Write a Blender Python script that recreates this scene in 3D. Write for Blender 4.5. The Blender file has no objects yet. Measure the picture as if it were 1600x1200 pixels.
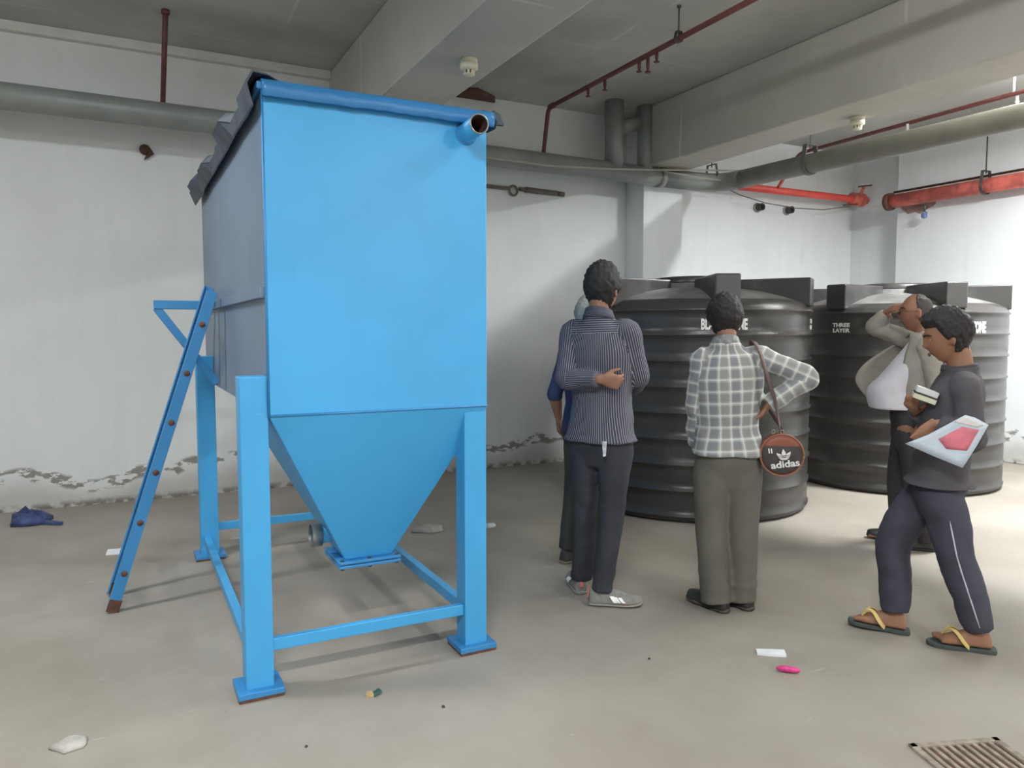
import bpy, math, random
import numpy as np
from mathutils import Vector, Matrix, noise

random.seed(7)
SC = bpy.context.scene
COL = SC.collection
PI = math.pi

# ------------------------------------------------------------------ camera, world, lights, exposure
cam = bpy.data.cameras.new('camera')
cam.sensor_width = 36.0
cam.lens = 1176.5 / 1600 * 36
cam.clip_end = 60
cam_o = bpy.data.objects.new('camera', cam)
COL.objects.link(cam_o)
cam_o.location = (0, 0, 1.45)
cam_o.rotation_euler = (math.radians(90 - 4.063), 0, math.radians(-27.228))
SC.camera = cam_o

SC.view_settings.view_transform = 'Standard'
SC.view_settings.look = 'None'
SC.view_settings.gamma = 1.0
SC.view_settings.exposure = 0.07
SC.view_settings.use_curve_mapping = False

world = bpy.data.worlds.new('world')
SC.world = world
world.use_nodes = True
world.node_tree.nodes['Background'].inputs[0].default_value = (0.9, 0.95, 1.0, 1)
world.node_tree.nodes['Background'].inputs[1].default_value = 0.08


def area(name, loc, rot, sx, sy, watts, col=(0.95, 0.98, 1.0)):
    l = bpy.data.lights.new(name, 'AREA')
    l.shape = 'RECTANGLE'
    l.size = sx
    l.size_y = sy
    l.energy = watts
    l.color = col
    o = bpy.data.objects.new(name, l)
    COL.objects.link(o)
    o.location = loc
    o.rotation_euler = rot
    return o


# light of the ceiling tubes: (x, y, z, length direction, watts); the fittings are built further down
TUBES = [
    ('right bay', 6.6, 2.85, 3.52, 'Y', 260, 360),
    ('left bay back', -1.30, 3.75, 3.66, 'X', 64, 4),
    ('left bay front', -0.55, -0.45, 3.66, 'X', 185, 8),
    ('added right front', 6.6, -1.6, 3.52, 'Y', 70, 90),  # added lamp out of view, brightens the front right floor
    ('middle bay', 3.5, -4.2, 3.66, 'X', 230, 8),  # added fill lamp out of view for the middle bay
    ('added middle near', 2.9, 2.45, 3.60, 'Y', 10, 8),  # added weak lamp out of view, lifts the right beam's face
]
for nm, x, y, z, d, w, up in TUBES:      # a tube shines all round: downward past its batten, and a share upward
    sx, sy = (0.05, 1.2) if d == 'Y' else (1.2, 0.05)
    area('tube light ' + nm, (x, y, z - 0.055), (0, 0, 0), sx, sy, w)
    area('tube glow ' + nm, (x, y, z + 0.075), (PI, 0, 0), sx, sy, up)


# ------------------------------------------------------------------ helpers
def lin(r, g=None, b=None):
    if g is None:
        g = b = r
    f = lambda c: (c / 255 / 12.92) if c / 255 <= 0.04045 else ((c / 255 + 0.055) / 1.055) ** 2.4
    return (f(r), f(g), f(b), 1.0)


class NT:
    """small node-tree writer"""
    def __init__(self, name, rough=0.6, metal=0.0):
        self.m = bpy.data.materials.new(name)
        self.m.use_nodes = True
        self.t = self.m.node_tree
        self.b = self.t.nodes['Principled BSDF']
        self.b.inputs['Roughness'].default_value = rough
        self.b.inputs['Metallic'].default_value = metal

    def n(self, typ, **kw):
        nd = self.t.nodes.new(typ)
        for k, v in kw.items():
            setattr(nd, k, v)
        return nd

    def l(self, a, b):
        self.t.links.new(a, b)

    def val(self, x, sock):
        if isinstance(x, (int, float)):
            sock.default_value = x
        else:
            self.l(x, sock)

    def math(self, op, a, b=0.0, c=None, clamp=False):
        nd = self.n('ShaderNodeMath', operation=op, use_clamp=clamp)
        self.val(a, nd.inputs[0])
        self.val(b, nd.inputs[1])
        if c is not None:
            self.val(c, nd.inputs[2])
        return nd.outputs[0]

    def pos(self):
        return self.n('ShaderNodeNewGeometry').outputs['Position']

    def obj(self):
        return self.n('ShaderNodeTexCoord').outputs['Object']

    def xyz(self, v):
        s = self.n('ShaderNodeSeparateXYZ')
        self.l(v, s.inputs[0])
        return s.outputs

    def scaled(self, v, sc):
        mp = self.n('ShaderNodeMapping')
        mp.inputs['Scale'].default_value = sc
        self.l(v, mp.inputs[0])
        return mp.outputs[0]

    def noise(self, v, scale, detail=4.0, rough=0.55, dist=0.0):
        nd = self.n('ShaderNodeTexNoise')
        nd.inputs['Scale'].default_value = scale
        nd.inputs['Detail'].default_value = detail
        nd.inputs['Roughness'].default_value = rough
        nd.inputs['Distortion'].default_value = dist
        self.l(v, nd.inputs['Vector'])
        return nd.outputs['Fac']

    def ramp(self, f, lo, hi):
        nd = self.n('ShaderNodeMapRange')
        nd.interpolation_type = 'SMOOTHSTEP'
        nd.inputs[1].default_value = lo
        nd.inputs[2].default_value = hi
        self.l(f, nd.inputs[0])
        return nd.outputs[0]

    def mix(self, f, a, b):
        nd = self.n('ShaderNodeMix', data_type='RGBA')
        self.val(f, nd.inputs[0])
        for s, c in ((nd.inputs[6], a), (nd.inputs[7], b)):
            if isinstance(c, tuple):
                s.default_value = c
            else:
                self.l(c, s)
        return nd.outputs[2]

    def color(self, c):
        if isinstance(c, tuple):
            self.b.inputs['Base Color'].default_value = c
        else:
            self.l(c, self.b.inputs['Base Color'])

    def bump(self, h, strength=0.2, dist=0.01):
        nd = self.n('ShaderNodeBump')
        nd.inputs['Strength'].default_value = strength
        nd.inputs['Distance'].default_value = dist
        self.l(h, nd.inputs['Height'])
        self.l(nd.outputs[0], self.b.inputs['Normal'])


def mat(name, c, rough=0.6, var=0.12, scale=6.0, metal=0.0, bump=0.0, bscale=60.0, spec=None, stretch=(1, 1, 1)):
    t = NT(name, rough, metal)
    dark = tuple(x * (1 - var) for x in c[:3]) + (1,)
    lite = tuple(min(1, x * (1 + var)) for x in c[:3]) + (1,)
    v = t.scaled(t.obj(), stretch)
    f = t.ramp(t.noise(v, scale), 0.3, 0.7)
    t.color(t.mix(f, dark, lite))
    if bump:
        t.bump(t.noise(v, bscale, 3), bump, 0.004)
    if spec is not None:
        t.b.inputs['Specular IOR Level'].default_value = spec
    return t.m


class MB:
    """collects faces for ONE mesh object, in world (or local) coordinates"""
    def __init__(self):
        self.v = []
        self.f = []
        self.s = []

    def add(self, vs, fs, smooth=False):
        k = len(self.v)
        self.v += [tuple(map(float, p)) for p in vs]
        self.f += [tuple(i + k for i in f) for f in fs]
        self.s += [smooth] * len(fs)
        return self

    def box(self, x0, x1, y0, y1, z0, z1):
        return self.add([(x0, y0, z0), (x1, y0, z0), (x1, y1, z0), (x0, y1, z0), (x0, y0, z1), (x1, y0, z1), (x1, y1, z1), (x0, y1, z1)],
                        [(0, 3, 2, 1), (4, 5, 6, 7), (0, 1, 5, 4), (1, 2, 6, 5), (2, 3, 7, 6), (3, 0, 4, 7)])

    def bar(self, p, q, w, h, up=(0, 0, 1)):
        """rectangular bar from p to q, w wide sideways, h along up"""
        p, q, up = Vector(p), Vector(q), Vector(up)
        d = (q - p).normalized()
        s = d.cross(up).normalized() * w / 2
        u = s.cross(d).normalized() * h / 2
        vs = [p - s - u, p + s - u, p + s + u, p - s + u, q - s - u, q + s - u, q + s + u, q - s + u]
        return self.add(vs, [(0, 1, 2, 3), (7, 6, 5, 4), (0, 4, 5, 1), (1, 5, 6, 2), (2, 6, 7, 3), (3, 7, 4, 0)])

    def loft(self, rings, caps=True, smooth=True, closed=False):
        n = len(rings[0])
        k = len(rings)
        vs = [p for r in rings for p in r]
        fs = []
        for i in range(k if closed else k - 1):
            a, b = i * n, ((i + 1) % k) * n
            for j in range(n):
                fs.append((a + j, a + (j + 1) % n, b + (j + 1) % n, b + j))
        if caps and not closed:
            fs.append(tuple(range(n - 1, -1, -1)))
            fs.append(tuple((k - 1) * n + j for j in range(n)))
        return self.add(vs, fs, smooth)

    def tube(self, path, r, n=14, caps=True, smooth=True, flat=None):
        P = [Vector(p) for p in path]
        R = list(r) if hasattr(r, '__len__') else [r] * len(P)
        T = []
        for i in range(len(P)):
            a = P[max(0, i - 1)]
            b = P[min(len(P) - 1, i + 1)]
            T.append((b - a).normalized())
        u = T[0].orthogonal().normalized()
        rings = []
        for i, p in enumerate(P):
            u = (u - T[i] * u.dot(T[i])).normalized()
            w = T[i].cross(u)
            rings.append([p + (u * math.cos(2 * PI * j / n) + w * math.sin(2 * PI * j / n)) * R[i] for j in range(n)])
        return self.loft(rings, caps, smooth)

    def lathe(self, prof, c=(0, 0, 0), axis=(0, 0, 1), n=48, smooth=True, caps=True):
        ax = Vector(axis).normalized()
        u = ax.orthogonal().normalized()
        w = ax.cross(u)
        c = Vector(c)
        return self.loft([[c + ax * z + (u * math.cos(2 * PI * j / n) + w * math.sin(2 * PI * j / n)) * max(r, 1e-4) for j in range(n)] for r, z in prof], caps, smooth)

    def prism(self, poly, fn, t0, t1):
        """polygon (2d) extruded between t0 and t1, fn(u, v, t) -> point"""
        n = len(poly)
        vs = [fn(u, v, t0) for u, v in poly] + [fn(u, v, t1) for u, v in poly]
        fs = [tuple(range(n - 1, -1, -1)), tuple(range(n, 2 * n))] + [(i, (i + 1) % n, n + (i + 1) % n, n + i) for i in range(n)]
        return self.add(vs, fs)

    def mesh(self, name):
        me = bpy.data.meshes.new(name)
        me.from_pydata(self.v, [], self.f)
        me.polygons.foreach_set('use_smooth', self.s)
        me.update()
        return me

    def build(self, name, m, parent=None, bevel=0.0, local=False, recalc=True):
        me = self.mesh(name)
        if recalc:
            import bmesh
            bm = bmesh.new()
            bm.from_mesh(me)
            bmesh.ops.recalc_face_normals(bm, faces=bm.faces)
            bm.to_mesh(me)
            bm.free()
        return link(name, me, m, parent, bevel, local)


WM = {}   # world matrices of the Empties and parts, by object name


def link(name, me, m, parent=None, bevel=0.0, local=False):
    o = bpy.data.objects.new(name, me)
    me.name = name
    COL.objects.link(o)
    if m is not None:
        me.materials.append(m)
    if parent is not None:
        M = WM.get(parent.name, Matrix.Identity(4))
        o.parent = parent
        if not local:
            me.transform(M.inverted())
        WM[o.name] = M
    else:
        co = np.array([v.co[:] for v in me.vertices])
        base = Vector(((co[:, 0].min() + co[:, 0].max()) / 2, (co[:, 1].min() + co[:, 1].max()) / 2, co[:, 2].min()))
        me.transform(Matrix.Translation(-base))
        o.location = base
        WM[o.name] = Matrix.Translation(base)
    if bevel:
        b = o.modifiers.new('edges', 'BEVEL')
        b.width = bevel
        b.segments = 2
        b.limit_method = 'ANGLE'
    return o


def thing(name, label, cat, loc=(0, 0, 0), rotz=0.0, group=None):
    o = bpy.data.objects.new(name, None)
    COL.objects.link(o)
    o.empty_display_size = 0.1
    o.location = loc
    o.rotation_euler = (0, 0, rotz)
    WM[o.name] = Matrix.Translation(Vector(loc)) @ Matrix.Rotation(rotz, 4, 'Z')
    return tag(o, label, cat, group)


def tag(o, label, cat, group=None, kind=None):
    o['label'] = label
    o['category'] = cat
    if group:
        o['group'] = group
    if kind:
        o['kind'] = kind
    return o


def struct(o, label=None):
    o['kind'] = 'structure'
    if label:
        o['label'] = label
    return o


# ------------------------------------------------------------------ materials
def wall_mat(name, base, dirt=True):
    t = NT(name, 0.75)
    p = t.pos()
    x, y, z = t.xyz(p)
    f1 = t.ramp(t.noise(p, 1.3, 5), 0.35, 0.75)
    f2 = t.ramp(t.noise(t.scaled(p, (3, 3, 0.5)), 3.0, 4), 0.45, 0.8)
    dull = tuple(c * 0.86 for c in base[:3]) + (1,)
    c = t.mix(t.math('MULTIPLY', f1, 0.5), base, dull)
    c = t.mix(t.math('MULTIPLY', f2, 0.35), c, dull)
    sp = t.ramp(t.noise(p, 11, 2), 0.775, 0.80)
    c = t.mix(t.math('MULTIPLY', sp, 0.35), c, lin(120, 118, 112))
    if dirt:
        # damp, dirty foot of the wall and a band of fallen plaster above it
        wav = t.noise(t.scaled(p, (1.2, 1.2, 0.0)), 1.0, 3)
        h = t.math('MULTIPLY_ADD', wav, 0.55, 0.0)
        foot = t.math('SUBTRACT', 1.0, t.ramp(t.math('SUBTRACT', z, t.math('MULTIPLY', wav, 0.42)), -0.12, 0.10))
        c = t.mix(t.math('MULTIPLY', foot, 0.45), c, lin(140, 130, 115))
        band = t.math('SUBTRACT', 1.0, t.ramp(t.math('ABSOLUTE', t.math('SUBTRACT', z, h)), 0.035, 0.07))
        pat = t.ramp(t.noise(t.scaled(p, (1, 1, 2.0)), 5.5, 6, 0.65), 0.50, 0.54)
        c = t.mix(t.math('MULTIPLY', t.math('MULTIPLY', band, pat), 0.85), c, lin(122, 116, 108))
        low = t.math('SUBTRACT', 1.0, t.ramp(z, 0.01, 0.07))
        pat2 = t.ramp(t.noise(p, 9, 5), 0.42, 0.56)
        c = t.mix(t.math('MULTIPLY', t.math('MULTIPLY', low, pat2), 0.8), c, lin(96, 84, 70))
    t.color(c)
    t.bump(t.noise(p, 26, 4), 0.12, 0.006)
    return t.m


def concrete(name, base, seam=None, amt=0.16):
    t = NT(name, 0.8)
    p = t.pos()
    x, y, z = t.xyz(p)
    a = tuple(c * (1 - amt) for c in base[:3]) + (1,)
    b = tuple(c * (1 + amt) for c in base[:3]) + (1,)
    c = t.mix(t.ramp(t.noise(p, 0.9, 6, 0.6), 0.3, 0.72), a, b)
    f = t.ramp(t.noise(p, 9, 5, 0.7), 0.56, 0.75)
    c = t.mix(t.math('MULTIPLY', f, 0.25), c, tuple(q * 0.75 for q in base[:3]) + (1,))
    if seam:
        # pale lines the shuttering boards left in the slab
        for ax, per in seam:
            s = (x, y, z)[ax]
            w = t.math('MULTIPLY_ADD', t.noise(p, 1.5, 3), 0.05, s)
            fr = t.math('ABSOLUTE', t.math('SUBTRACT', t.math('FRACT', t.math('DIVIDE', w, per)), 0.5))
            ln = t.math('SUBTRACT', 1.0, t.ramp(fr, 0.002, 0.008))
            brk = t.ramp(t.noise(p, 2.2, 3), 0.45, 0.6)
            c = t.mix(t.math('MULTIPLY', t.math('MULTIPLY', ln, brk), 0.4), c, tuple(min(1, q * 1.6) for q in base[:3]) + (1,))
    t.color(c)
    t.bump(t.noise(p, 18, 5), 0.15, 0.008)
    return t.m


def floor_mat():
    t = NT('concrete floor', 0.62)
    p = t.pos()
    base = lin(162, 154, 142)
    c = t.mix(t.ramp(t.noise(p, 0.8, 5, 0.6), 0.3, 0.7), lin(145, 137, 125), lin(163, 156, 146))
    f = t.ramp(t.noise(p, 4.5, 6, 0.65), 0.55, 0.8)
    c = t.mix(t.math('MULTIPLY', f, 0.35), c, lin(132, 123, 110))
    # pale scuffs and scratches
    sc = t.ramp(t.noise(t.scaled(p, (1.1, 5.5, 1)), 2.6, 6, 0.7, 0.8), 0.655, 0.71)
    c = t.mix(t.math('MULTIPLY', sc, 0.45), c, lin(192, 188, 180))
    sk = t.ramp(t.noise(t.scaled(p, (3.2, 0.8, 1)), 3.1, 6, 0.7, 1.2), 0.70, 0.76)
    c = t.mix(t.math('MULTIPLY', sk, 0.4), c, lin(188, 184, 176))
    sp = t.ramp(t.noise(p, 22, 2), 0.74, 0.77)
    c = t.mix(t.math('MULTIPLY', sp, 0.4), c, lin(110, 103, 93))
    t.color(c)
    t.bump(t.noise(p, 40, 5), 0.10, 0.004)
    return t.m


def blue_paint(name, base, wear=0.6, rough=0.38):
    t = NT(name, rough)
    p = t.obj()
    c = t.mix(t.ramp(t.noise(p, 2.2, 5), 0.3, 0.7), base, tuple(q * 0.90 for q in base[:3]) + (1,))
    sm = t.ramp(t.noise(t.scaled(p, (4, 4, 1.2)), 3.0, 5, 0.65), 0.64, 0.80)
    c = t.mix(t.math('MULTIPLY', sm, 0.35 * wear), c, lin(70, 110, 150))
    sp = t.ramp(t.noise(p, 17, 3), 0.755, 0.775)
    c = t.mix(t.math('MULTIPLY', sp, wear), c, lin(52, 60, 72))
    sw = t.ramp(t.noise(t.scaled(p, (1, 1, 2.5)), 21, 2), 0.775, 0.79)
    c = t.mix(t.math('MULTIPLY', sw, 0.5 * wear), c, lin(160, 205, 235))
    t.color(c)
    t.bump(t.noise(p, 5, 4), 0.06, 0.01)
    return t.m


M = {}
M['wall'] = wall_mat('white washed wall', lin(226, 228, 226))
M['wall_clean'] = wall_mat('white wall by the tanks', lin(232, 235, 236))
M['ceil'] = concrete('slab concrete', lin(182, 182, 176), ((1, 1.22), (0, 2.44)))
M['beam'] = concrete('beam concrete', lin(192, 188, 178), ((1, 2.44),), 0.10)
M['floor'] = floor_mat()
M['ledge'] = mat('plaster ledge', lin(215, 213, 207), 0.8, 0.06)
BLUE = lin(70, 167, 224)
M['blue'] = blue_paint('blue enamel', BLUE)
M['blue_edge'] = blue_paint('scuffed blue edge', lin(52, 122, 180), 1.5, 0.35)
M['blue_side'] = blue_paint('smeared dull grey blue', lin(112, 130, 152), 1.0, 0.45)  # grey blue left side, duller than the front enamel
M['blue_dark'] = blue_paint('blue enamel worn', lin(58, 138, 196), 0.9, 0.42)
M['lining'] = mat('grey blue sheet lining', lin(66, 76, 88), 0.6, 0.35, 9, bump=0.5, bscale=25)
M['rust'] = mat('rusty steel', lin(98, 66, 52), 0.85, 0.3, 20)
M['rust_dark'] = mat('dark inside of pipe', lin(84, 58, 50), 0.9, 0.25, 20)
M['steel'] = mat('galvanised steel', lin(150, 152, 150), 0.4, 0.15, 20, 0.7)
M['dark_steel'] = mat('dark bracket steel', lin(82, 80, 78), 0.55, 0.2, 20, 0.3)
M['shadow_strip'] = mat('pipe shadow grey', lin(112, 104, 97), 0.7, 0.15, 20)  # tone of a pipe's shadow on the wall
M['strap_steel'] = mat('dull strap steel', lin(112, 110, 104), 0.55, 0.12, 20)
M['grey_pipe'] = mat('grey plastic drain pipe', lin(133, 136, 132), 0.42, 0.10, 4, stretch=(1, 1, 1))
M['grey_pipe2'] = mat('dusty grey drain pipe', lin(128, 126, 116), 0.5, 0.12, 4)
M['oxide'] = mat('red oxide pipe paint', lin(104, 56, 52), 0.55, 0.2, 10)
M['red'] = mat('red fire pipe paint', lin(222, 84, 74), 0.42, 0.12, 6)
M['red_worn'] = mat('worn red pipe paint', lin(208, 104, 92), 0.6, 0.3, 8)
M['soil'] = mat('brown stained plaster', lin(160, 134, 124), 0.9, 0.3, 14, bump=0.5)
M['cable'] = mat('pale cable sheath', lin(168, 164, 150), 0.5, 0.1)
M['black_wire'] = mat('thin dark wire', lin(60, 58, 56), 0.5, 0.1)
M['cream'] = mat('cream plastic', lin(222, 214, 190), 0.45, 0.05)
M['black'] = mat('black plastic', lin(34, 33, 33), 0.5, 0.15)
M['white'] = mat('white enamel', lin(235, 235, 232), 0.45, 0.04)
M['paper'] = mat('white paper', lin(228, 230, 232), 0.8, 0.06, 14)
M['paper_old'] = mat('dusty paper', lin(186, 184, 176), 0.85, 0.12, 14)
M['stone'] = mat('pale mortar lump', lin(176, 172, 164), 0.9, 0.15, 18, bump=0.6, bscale=30)
M['pink'] = mat('pink wrapper', lin(214, 62, 130), 0.5, 0.2, 40)
M['navy'] = mat('navy plastic rag', lin(62, 74, 120), 0.6, 0.3, 18)
M['green'] = mat('dark green foil', lin(52, 92, 82), 0.5, 0.3, 40)
M['tan'] = mat('tan foil', lin(200, 168, 120), 0.5, 0.2, 40)
M['grate'] = mat('rusty drain grate', lin(146, 136, 122), 0.8, 0.3, 25)


def tank_plastic():
    t = NT('dusty black plastic', 0.36)
    p = t.obj()
    x, y, z = t.xyz(p)
    d = t.ramp(t.noise(p, 3.0, 6, 0.65), 0.50, 0.78)
    c = t.mix(t.math('MULTIPLY', d, 0.55), lin(58, 56, 55), lin(94, 92, 90))
    st = t.ramp(t.noise(t.scaled(p, (9, 9, 0.7)), 2.0, 5, 0.7), 0.60, 0.80)
    c = t.mix(t.math('MULTIPLY', st, 0.28), c, lin(108, 106, 104))
    t.color(c)
    r = t.math('MULTIPLY_ADD', d, 0.25, 0.30)
    t.l(r, t.b.inputs['Roughness'])
    t.bump(t.noise(p, 7, 4), 0.10, 0.01)
    return t.m


M['tank'] = tank_plastic()
M['tank_top'] = mat('dusty grey top of tank', lin(112, 112, 110), 0.42, 0.25, 5)
M['ink'] = mat('white stencil paint', lin(225, 225, 222), 0.6, 0.10, 30)


def emit(name, c, s):
    t = NT(name)
    t.b.inputs['Emission Color'].default_value = c
    t.b.inputs['Emission Strength'].default_value = s
    return t.m


M['tube'] = emit('lit tube', (0.95, 0.98, 1, 1), 100.0)

# ------------------------------------------------------------------ the room
CZ = 3.82      # slab underside
BZ = 3.19      # beam underside
YW = 7.11      # back wall


def sbox(name, m, *b, bevel=0.0, label=None):
    return struct(MB().box(*b).build(name, m, bevel=bevel), label)


sbox('floor', M['floor'], -6.2, 9.5, -6.2, 7.4, -0.2, 0.0, label='dusty bare concrete floor')
sbox('ceiling', M['ceil'], -6.2, 9.5, -6.2, 7.4, CZ, CZ + 0.2, label='bare grey concrete slab ceiling')
sbox('wall_back', M['wall'], -6.2, 5.11, YW, YW + 0.25, 0, CZ, label='whitewashed back wall with peeling damp foot')
sbox('wall_back_right', M['wall_clean'], 5.11, 9.5, YW, YW + 0.25, 0, CZ, label='bright white back wall behind the black tanks')
sbox('wall_right', M['wall_clean'], 8.6, 9.5, -6.2, 6.25, 0, CZ, bevel=0.01, label='bright white wall on the right')
sbox('wall_right_recess', M['wall_clean'], 8.85, 9.5, 6.25, YW, 0, CZ, label='white wall set back behind the right wall')
sbox('wall_left', M['wall'], -6.2, -6.0, -6.2, YW, 0, CZ)
sbox('wall_front', M['wall'], -6.0, 8.6, -6.2, -6.0, 0, CZ)
sbox('column', M['wall_clean'], 5.11, 5.65, 6.78, YW, 0, CZ, bevel=0.008, label='white plastered column at the back wall')
sbox('beam', M['beam'], 1.76, 2.27, -6.0, YW, BZ, CZ, bevel=0.015, label='concrete beam with a white smoke detector beneath')
sbox('beam.001', M['beam'], 5.03, 5.52, -6.0, 6.78, BZ, CZ, bevel=0.015, label='concrete beam between the drain pipes and the tanks')
sbox('added_cross_beam', M['beam'], 2.27, 5.03, 1.35, 1.8, BZ, CZ, bevel=0.015, label='added unseen concrete cross beam between the two long beams')  # unseen beam, added to cut the middle bay lamp's light on the wall
sbox('trim_1', M['ledge'], -6.0, 1.76, YW - 0.07, YW, CZ - 0.075, CZ, bevel=0.006, label='narrow plaster ledge along the top of the back wall')
# rough dark brown patch under the slab, next to the beam
mb = MB()
mb.prism([(3.02, 7.1), (2.98, 6.92), (3.16, 6.86), (3.42, 7.02), (3.46, 7.1)], lambda u, v, t: (u, v, t), CZ - 0.05, CZ - 0.001)
struct(mb.build('trim_2', M['rust'], bevel=0.01), 'dark brown rough patch under the slab beside the beam')


# tube lights -------------------------------------------------------
for i, (nm, x, y, z, d, w, up) in enumerate(TUBES):
    lab = {'right bay': 'glowing white tube light on the ceiling right of the thin red pipe',
           'left bay back': 'white tube light on the ceiling over the ladder, left of the left beam',
           'left bay front': 'white tube light on the ceiling in front of the blue steel tank',
           'middle bay': 'added unseen tube light between the two beams, beyond the added cross beam',
           'added middle near': 'added unseen tube light between the two beams, beside the added cross beam',
           'added right front': 'added unseen tube light in front of the black water tanks'}[nm]
    t = thing('tube_light', lab, 'light', (x, y, z), 0 if d == 'Y' else PI / 2, 'tube lights on the ceiling')
    b = MB().box(-0.03, 0.03, -0.62, 0.62, 0.02, 0.07)
    b.box(-0.012, 0.012, -0.55, -0.52, 0.07, CZ - z)
    b.box(-0.012, 0.012, 0.52, 0.55, 0.07, CZ - z)
    b.build('housing', M['white'], t, 0.004, local=True)
    MB().tube([(0, -0.59, 0), (0, 0.59, 0)], 0.014, 10).build('tube', M['tube'], t, local=True)
    for s in (-1, 1):
        MB().box(-0.018, 0.018, s * 0.605 - 0.015, s * 0.605 + 0.015, -0.02, 0.025).build('end_cap', M['white'], t, 0.003, local=True)

# ------------------------------------------------------------------ blue hopper tank
X0, X1, Y0, Y1, ZB, ZT = 0.492, 1.43, 3.02, 5.47, 1.113, 2.355
tk = thing('hopper_tank', 'tall blue steel settling tank with pointed hopper, standing on four legs', 'tank', ((X0 + X1) / 2, (Y0 + Y1) / 2, 0))
b = MB()
b.box(X0, X1, Y0, Y1, ZB, ZT)
body = b.build('tank_body', M['blue'], tk, 0.006)
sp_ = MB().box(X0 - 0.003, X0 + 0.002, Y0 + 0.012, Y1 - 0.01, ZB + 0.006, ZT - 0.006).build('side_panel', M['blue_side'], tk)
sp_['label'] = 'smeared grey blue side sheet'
# weld seams of the body
b = MB()
b.tube([(X0 + 0.004, Y0 - 0.001, ZB + 0.004), (X1, Y0 - 0.001, ZB + 0.004)], 0.005, 8)
b.tube([(X0, Y0, ZB), (X0, Y0, ZT)], 0.005, 8)
b.build('weld_seam', M['blue_dark'], body)
# stiffener bar along the left side, level with the ladder bracket
MB().bar((X0 - 0.012, Y0 + 0.02, 1.598), (X0 - 0.012, Y1, 1.598), 0.024, 0.045).build('stiffener', M['blue_side'], tk, 0.003)
# hopper: a four-sided funnel under the front of the body
hx0, hx1, hy0, hy1, hz = 0.865, 1.085, 3.345, 3.56, 0.405
b = MB()
T = [(X0, Y0, ZB), (X1, Y0, ZB), (X1, 3.92, ZB), (X0, 3.92, ZB)]
Bq = [(hx0, hy0, hz), (hx1, hy0, hz), (hx1, hy1, hz), (hx0, hy1, hz)]
b.add(T + Bq, [(0, 1, 2, 3), (7, 6, 5, 4), (0, 4, 5, 1), (1, 5, 6, 2), (2, 6, 7, 3), (3, 7, 4, 0)])
hop = b.build('hopper', M['blue'], tk, 0.004)
b = MB().box(hx0 - 0.035, hx1 + 0.035, hy0 - 0.035, hy1 + 0.035, hz - 0.032, hz - 0.018)
b.box(hx0 - 0.035, hx1 + 0.035, hy0 - 0.035, hy1 + 0.035, hz - 0.014, hz)
b.build('hopper_flange', M['blue_dark'], tk, 0.003)
for bx in (hx0 - 0.018, (hx0 + hx1) / 2, hx1 + 0.018):
    MB().lathe([(0.009, 0), (0.009, 0.046)], (bx, hy0 - 0.02, hz - 0.040), n=6, smooth=False).build('bolt', M['dark_steel'], tk)
# drain outlet on the left slope of the hopper
b = MB().tube([(0.90, 3.45, 0.508), (0.775, 3.45, 0.508)], 0.040, 20)
op = b.build('outlet_pipe', M['blue'], tk)
b = MB().lathe([(0.052, 0), (0.052, 0.045), (0.044, 0.047), (0.044, 0.005)], (0.735, 3.45, 0.508), (1, 0, 0), 24, caps=False)
b.build('outlet_socket', M['steel'], op)
# inlet stub high on the front
pa, pb = Vector((1.331, Y0 + 0.01, 2.292)), Vector((1.318, 2.853, 2.292))
ax = (pb - pa).normalized()
b = MB()
L = (pb - pa).length
b.lathe([(0.0405, 0), (0.0405, L), (0.0375, L + 0.001), (0.0365, L - 0.002)], pa, ax, 28, caps=False)
st = b.build('inlet_stub', M['blue'], tk)
MB().lathe([(0.0365, L - 0.002), (0.0365, 0.01), (0.001, 0.01)], pa, ax, 28, caps=False).build('pipe_bore', M['rust_dark'], st)
MB().lathe([(0.0415, L - 0.003), (0.0415, L + 0.0015), (0.036, L + 0.0015), (0.036, L - 0.003)], pa, ax, 28, caps=False).build('pipe_rim', M['steel'], st)
MB().lathe([(0.052, 0.008), (0.046, 0.018), (0.0405, 0.022)], pa, ax, 28, caps=False).build('weld_ring', M['blue_dark'], st)

# lid with ragged lining sheet hanging over its edges
rnd = random.Random(3)
lx0, lx1, ly0, ly1 = X0 - 0.055, X1 + 0.02, Y0 - 0.03, Y1 + 0.05
b = MB().box(X0 - 0.02, X1 + 0.012, Y0 - 0.012, Y1 + 0.02, ZT, ZT + 0.03)
lid = b.build('lid', M['blue_dark'], tk, 0.005)


def skirt(p, q, out, n, h0, h1, seed, jag=0.0):
    """ragged strip of sheet folded over an edge from p to q, hanging outward"""
    r = random.Random(seed)
    p, q, out = Vector(p), Vector(q), Vector(out)
    b = MB()
    cols = []
    hh = (h0 + h1) / 2
    oo = 0.03
    lift = 0.0
    for i in range(n + 1):
        if i % (7 if jag else 3) == 0:
            oo = r.uniform(0.046, 0.052 + jag)
            lift = r.uniform(0, jag * 0.6)
        hh = (0.85 if jag else 0.6) * hh + (0.15 if jag else 0.4) * r.uniform(h0, h1)
        c = p.lerp(q, i / n)
        k = r.uniform(0.95, 1.05)
        prof = [(-0.08, 0.012), (-0.02, 0.020 * k + lift * 0.6), (oo * 0.55, 0.014 + lift), (oo * 0.95, -hh * 0.35 + lift), (0.035, -hh)]
        inner = [(u - 0.006, v - 0.006) for u, v in reversed(prof)]
        cols.append([c + out * u + Vector((0, 0, v)) for u, v in prof + inner])
    b.loft(cols, True, jag == 0.0)
    return b


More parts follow.
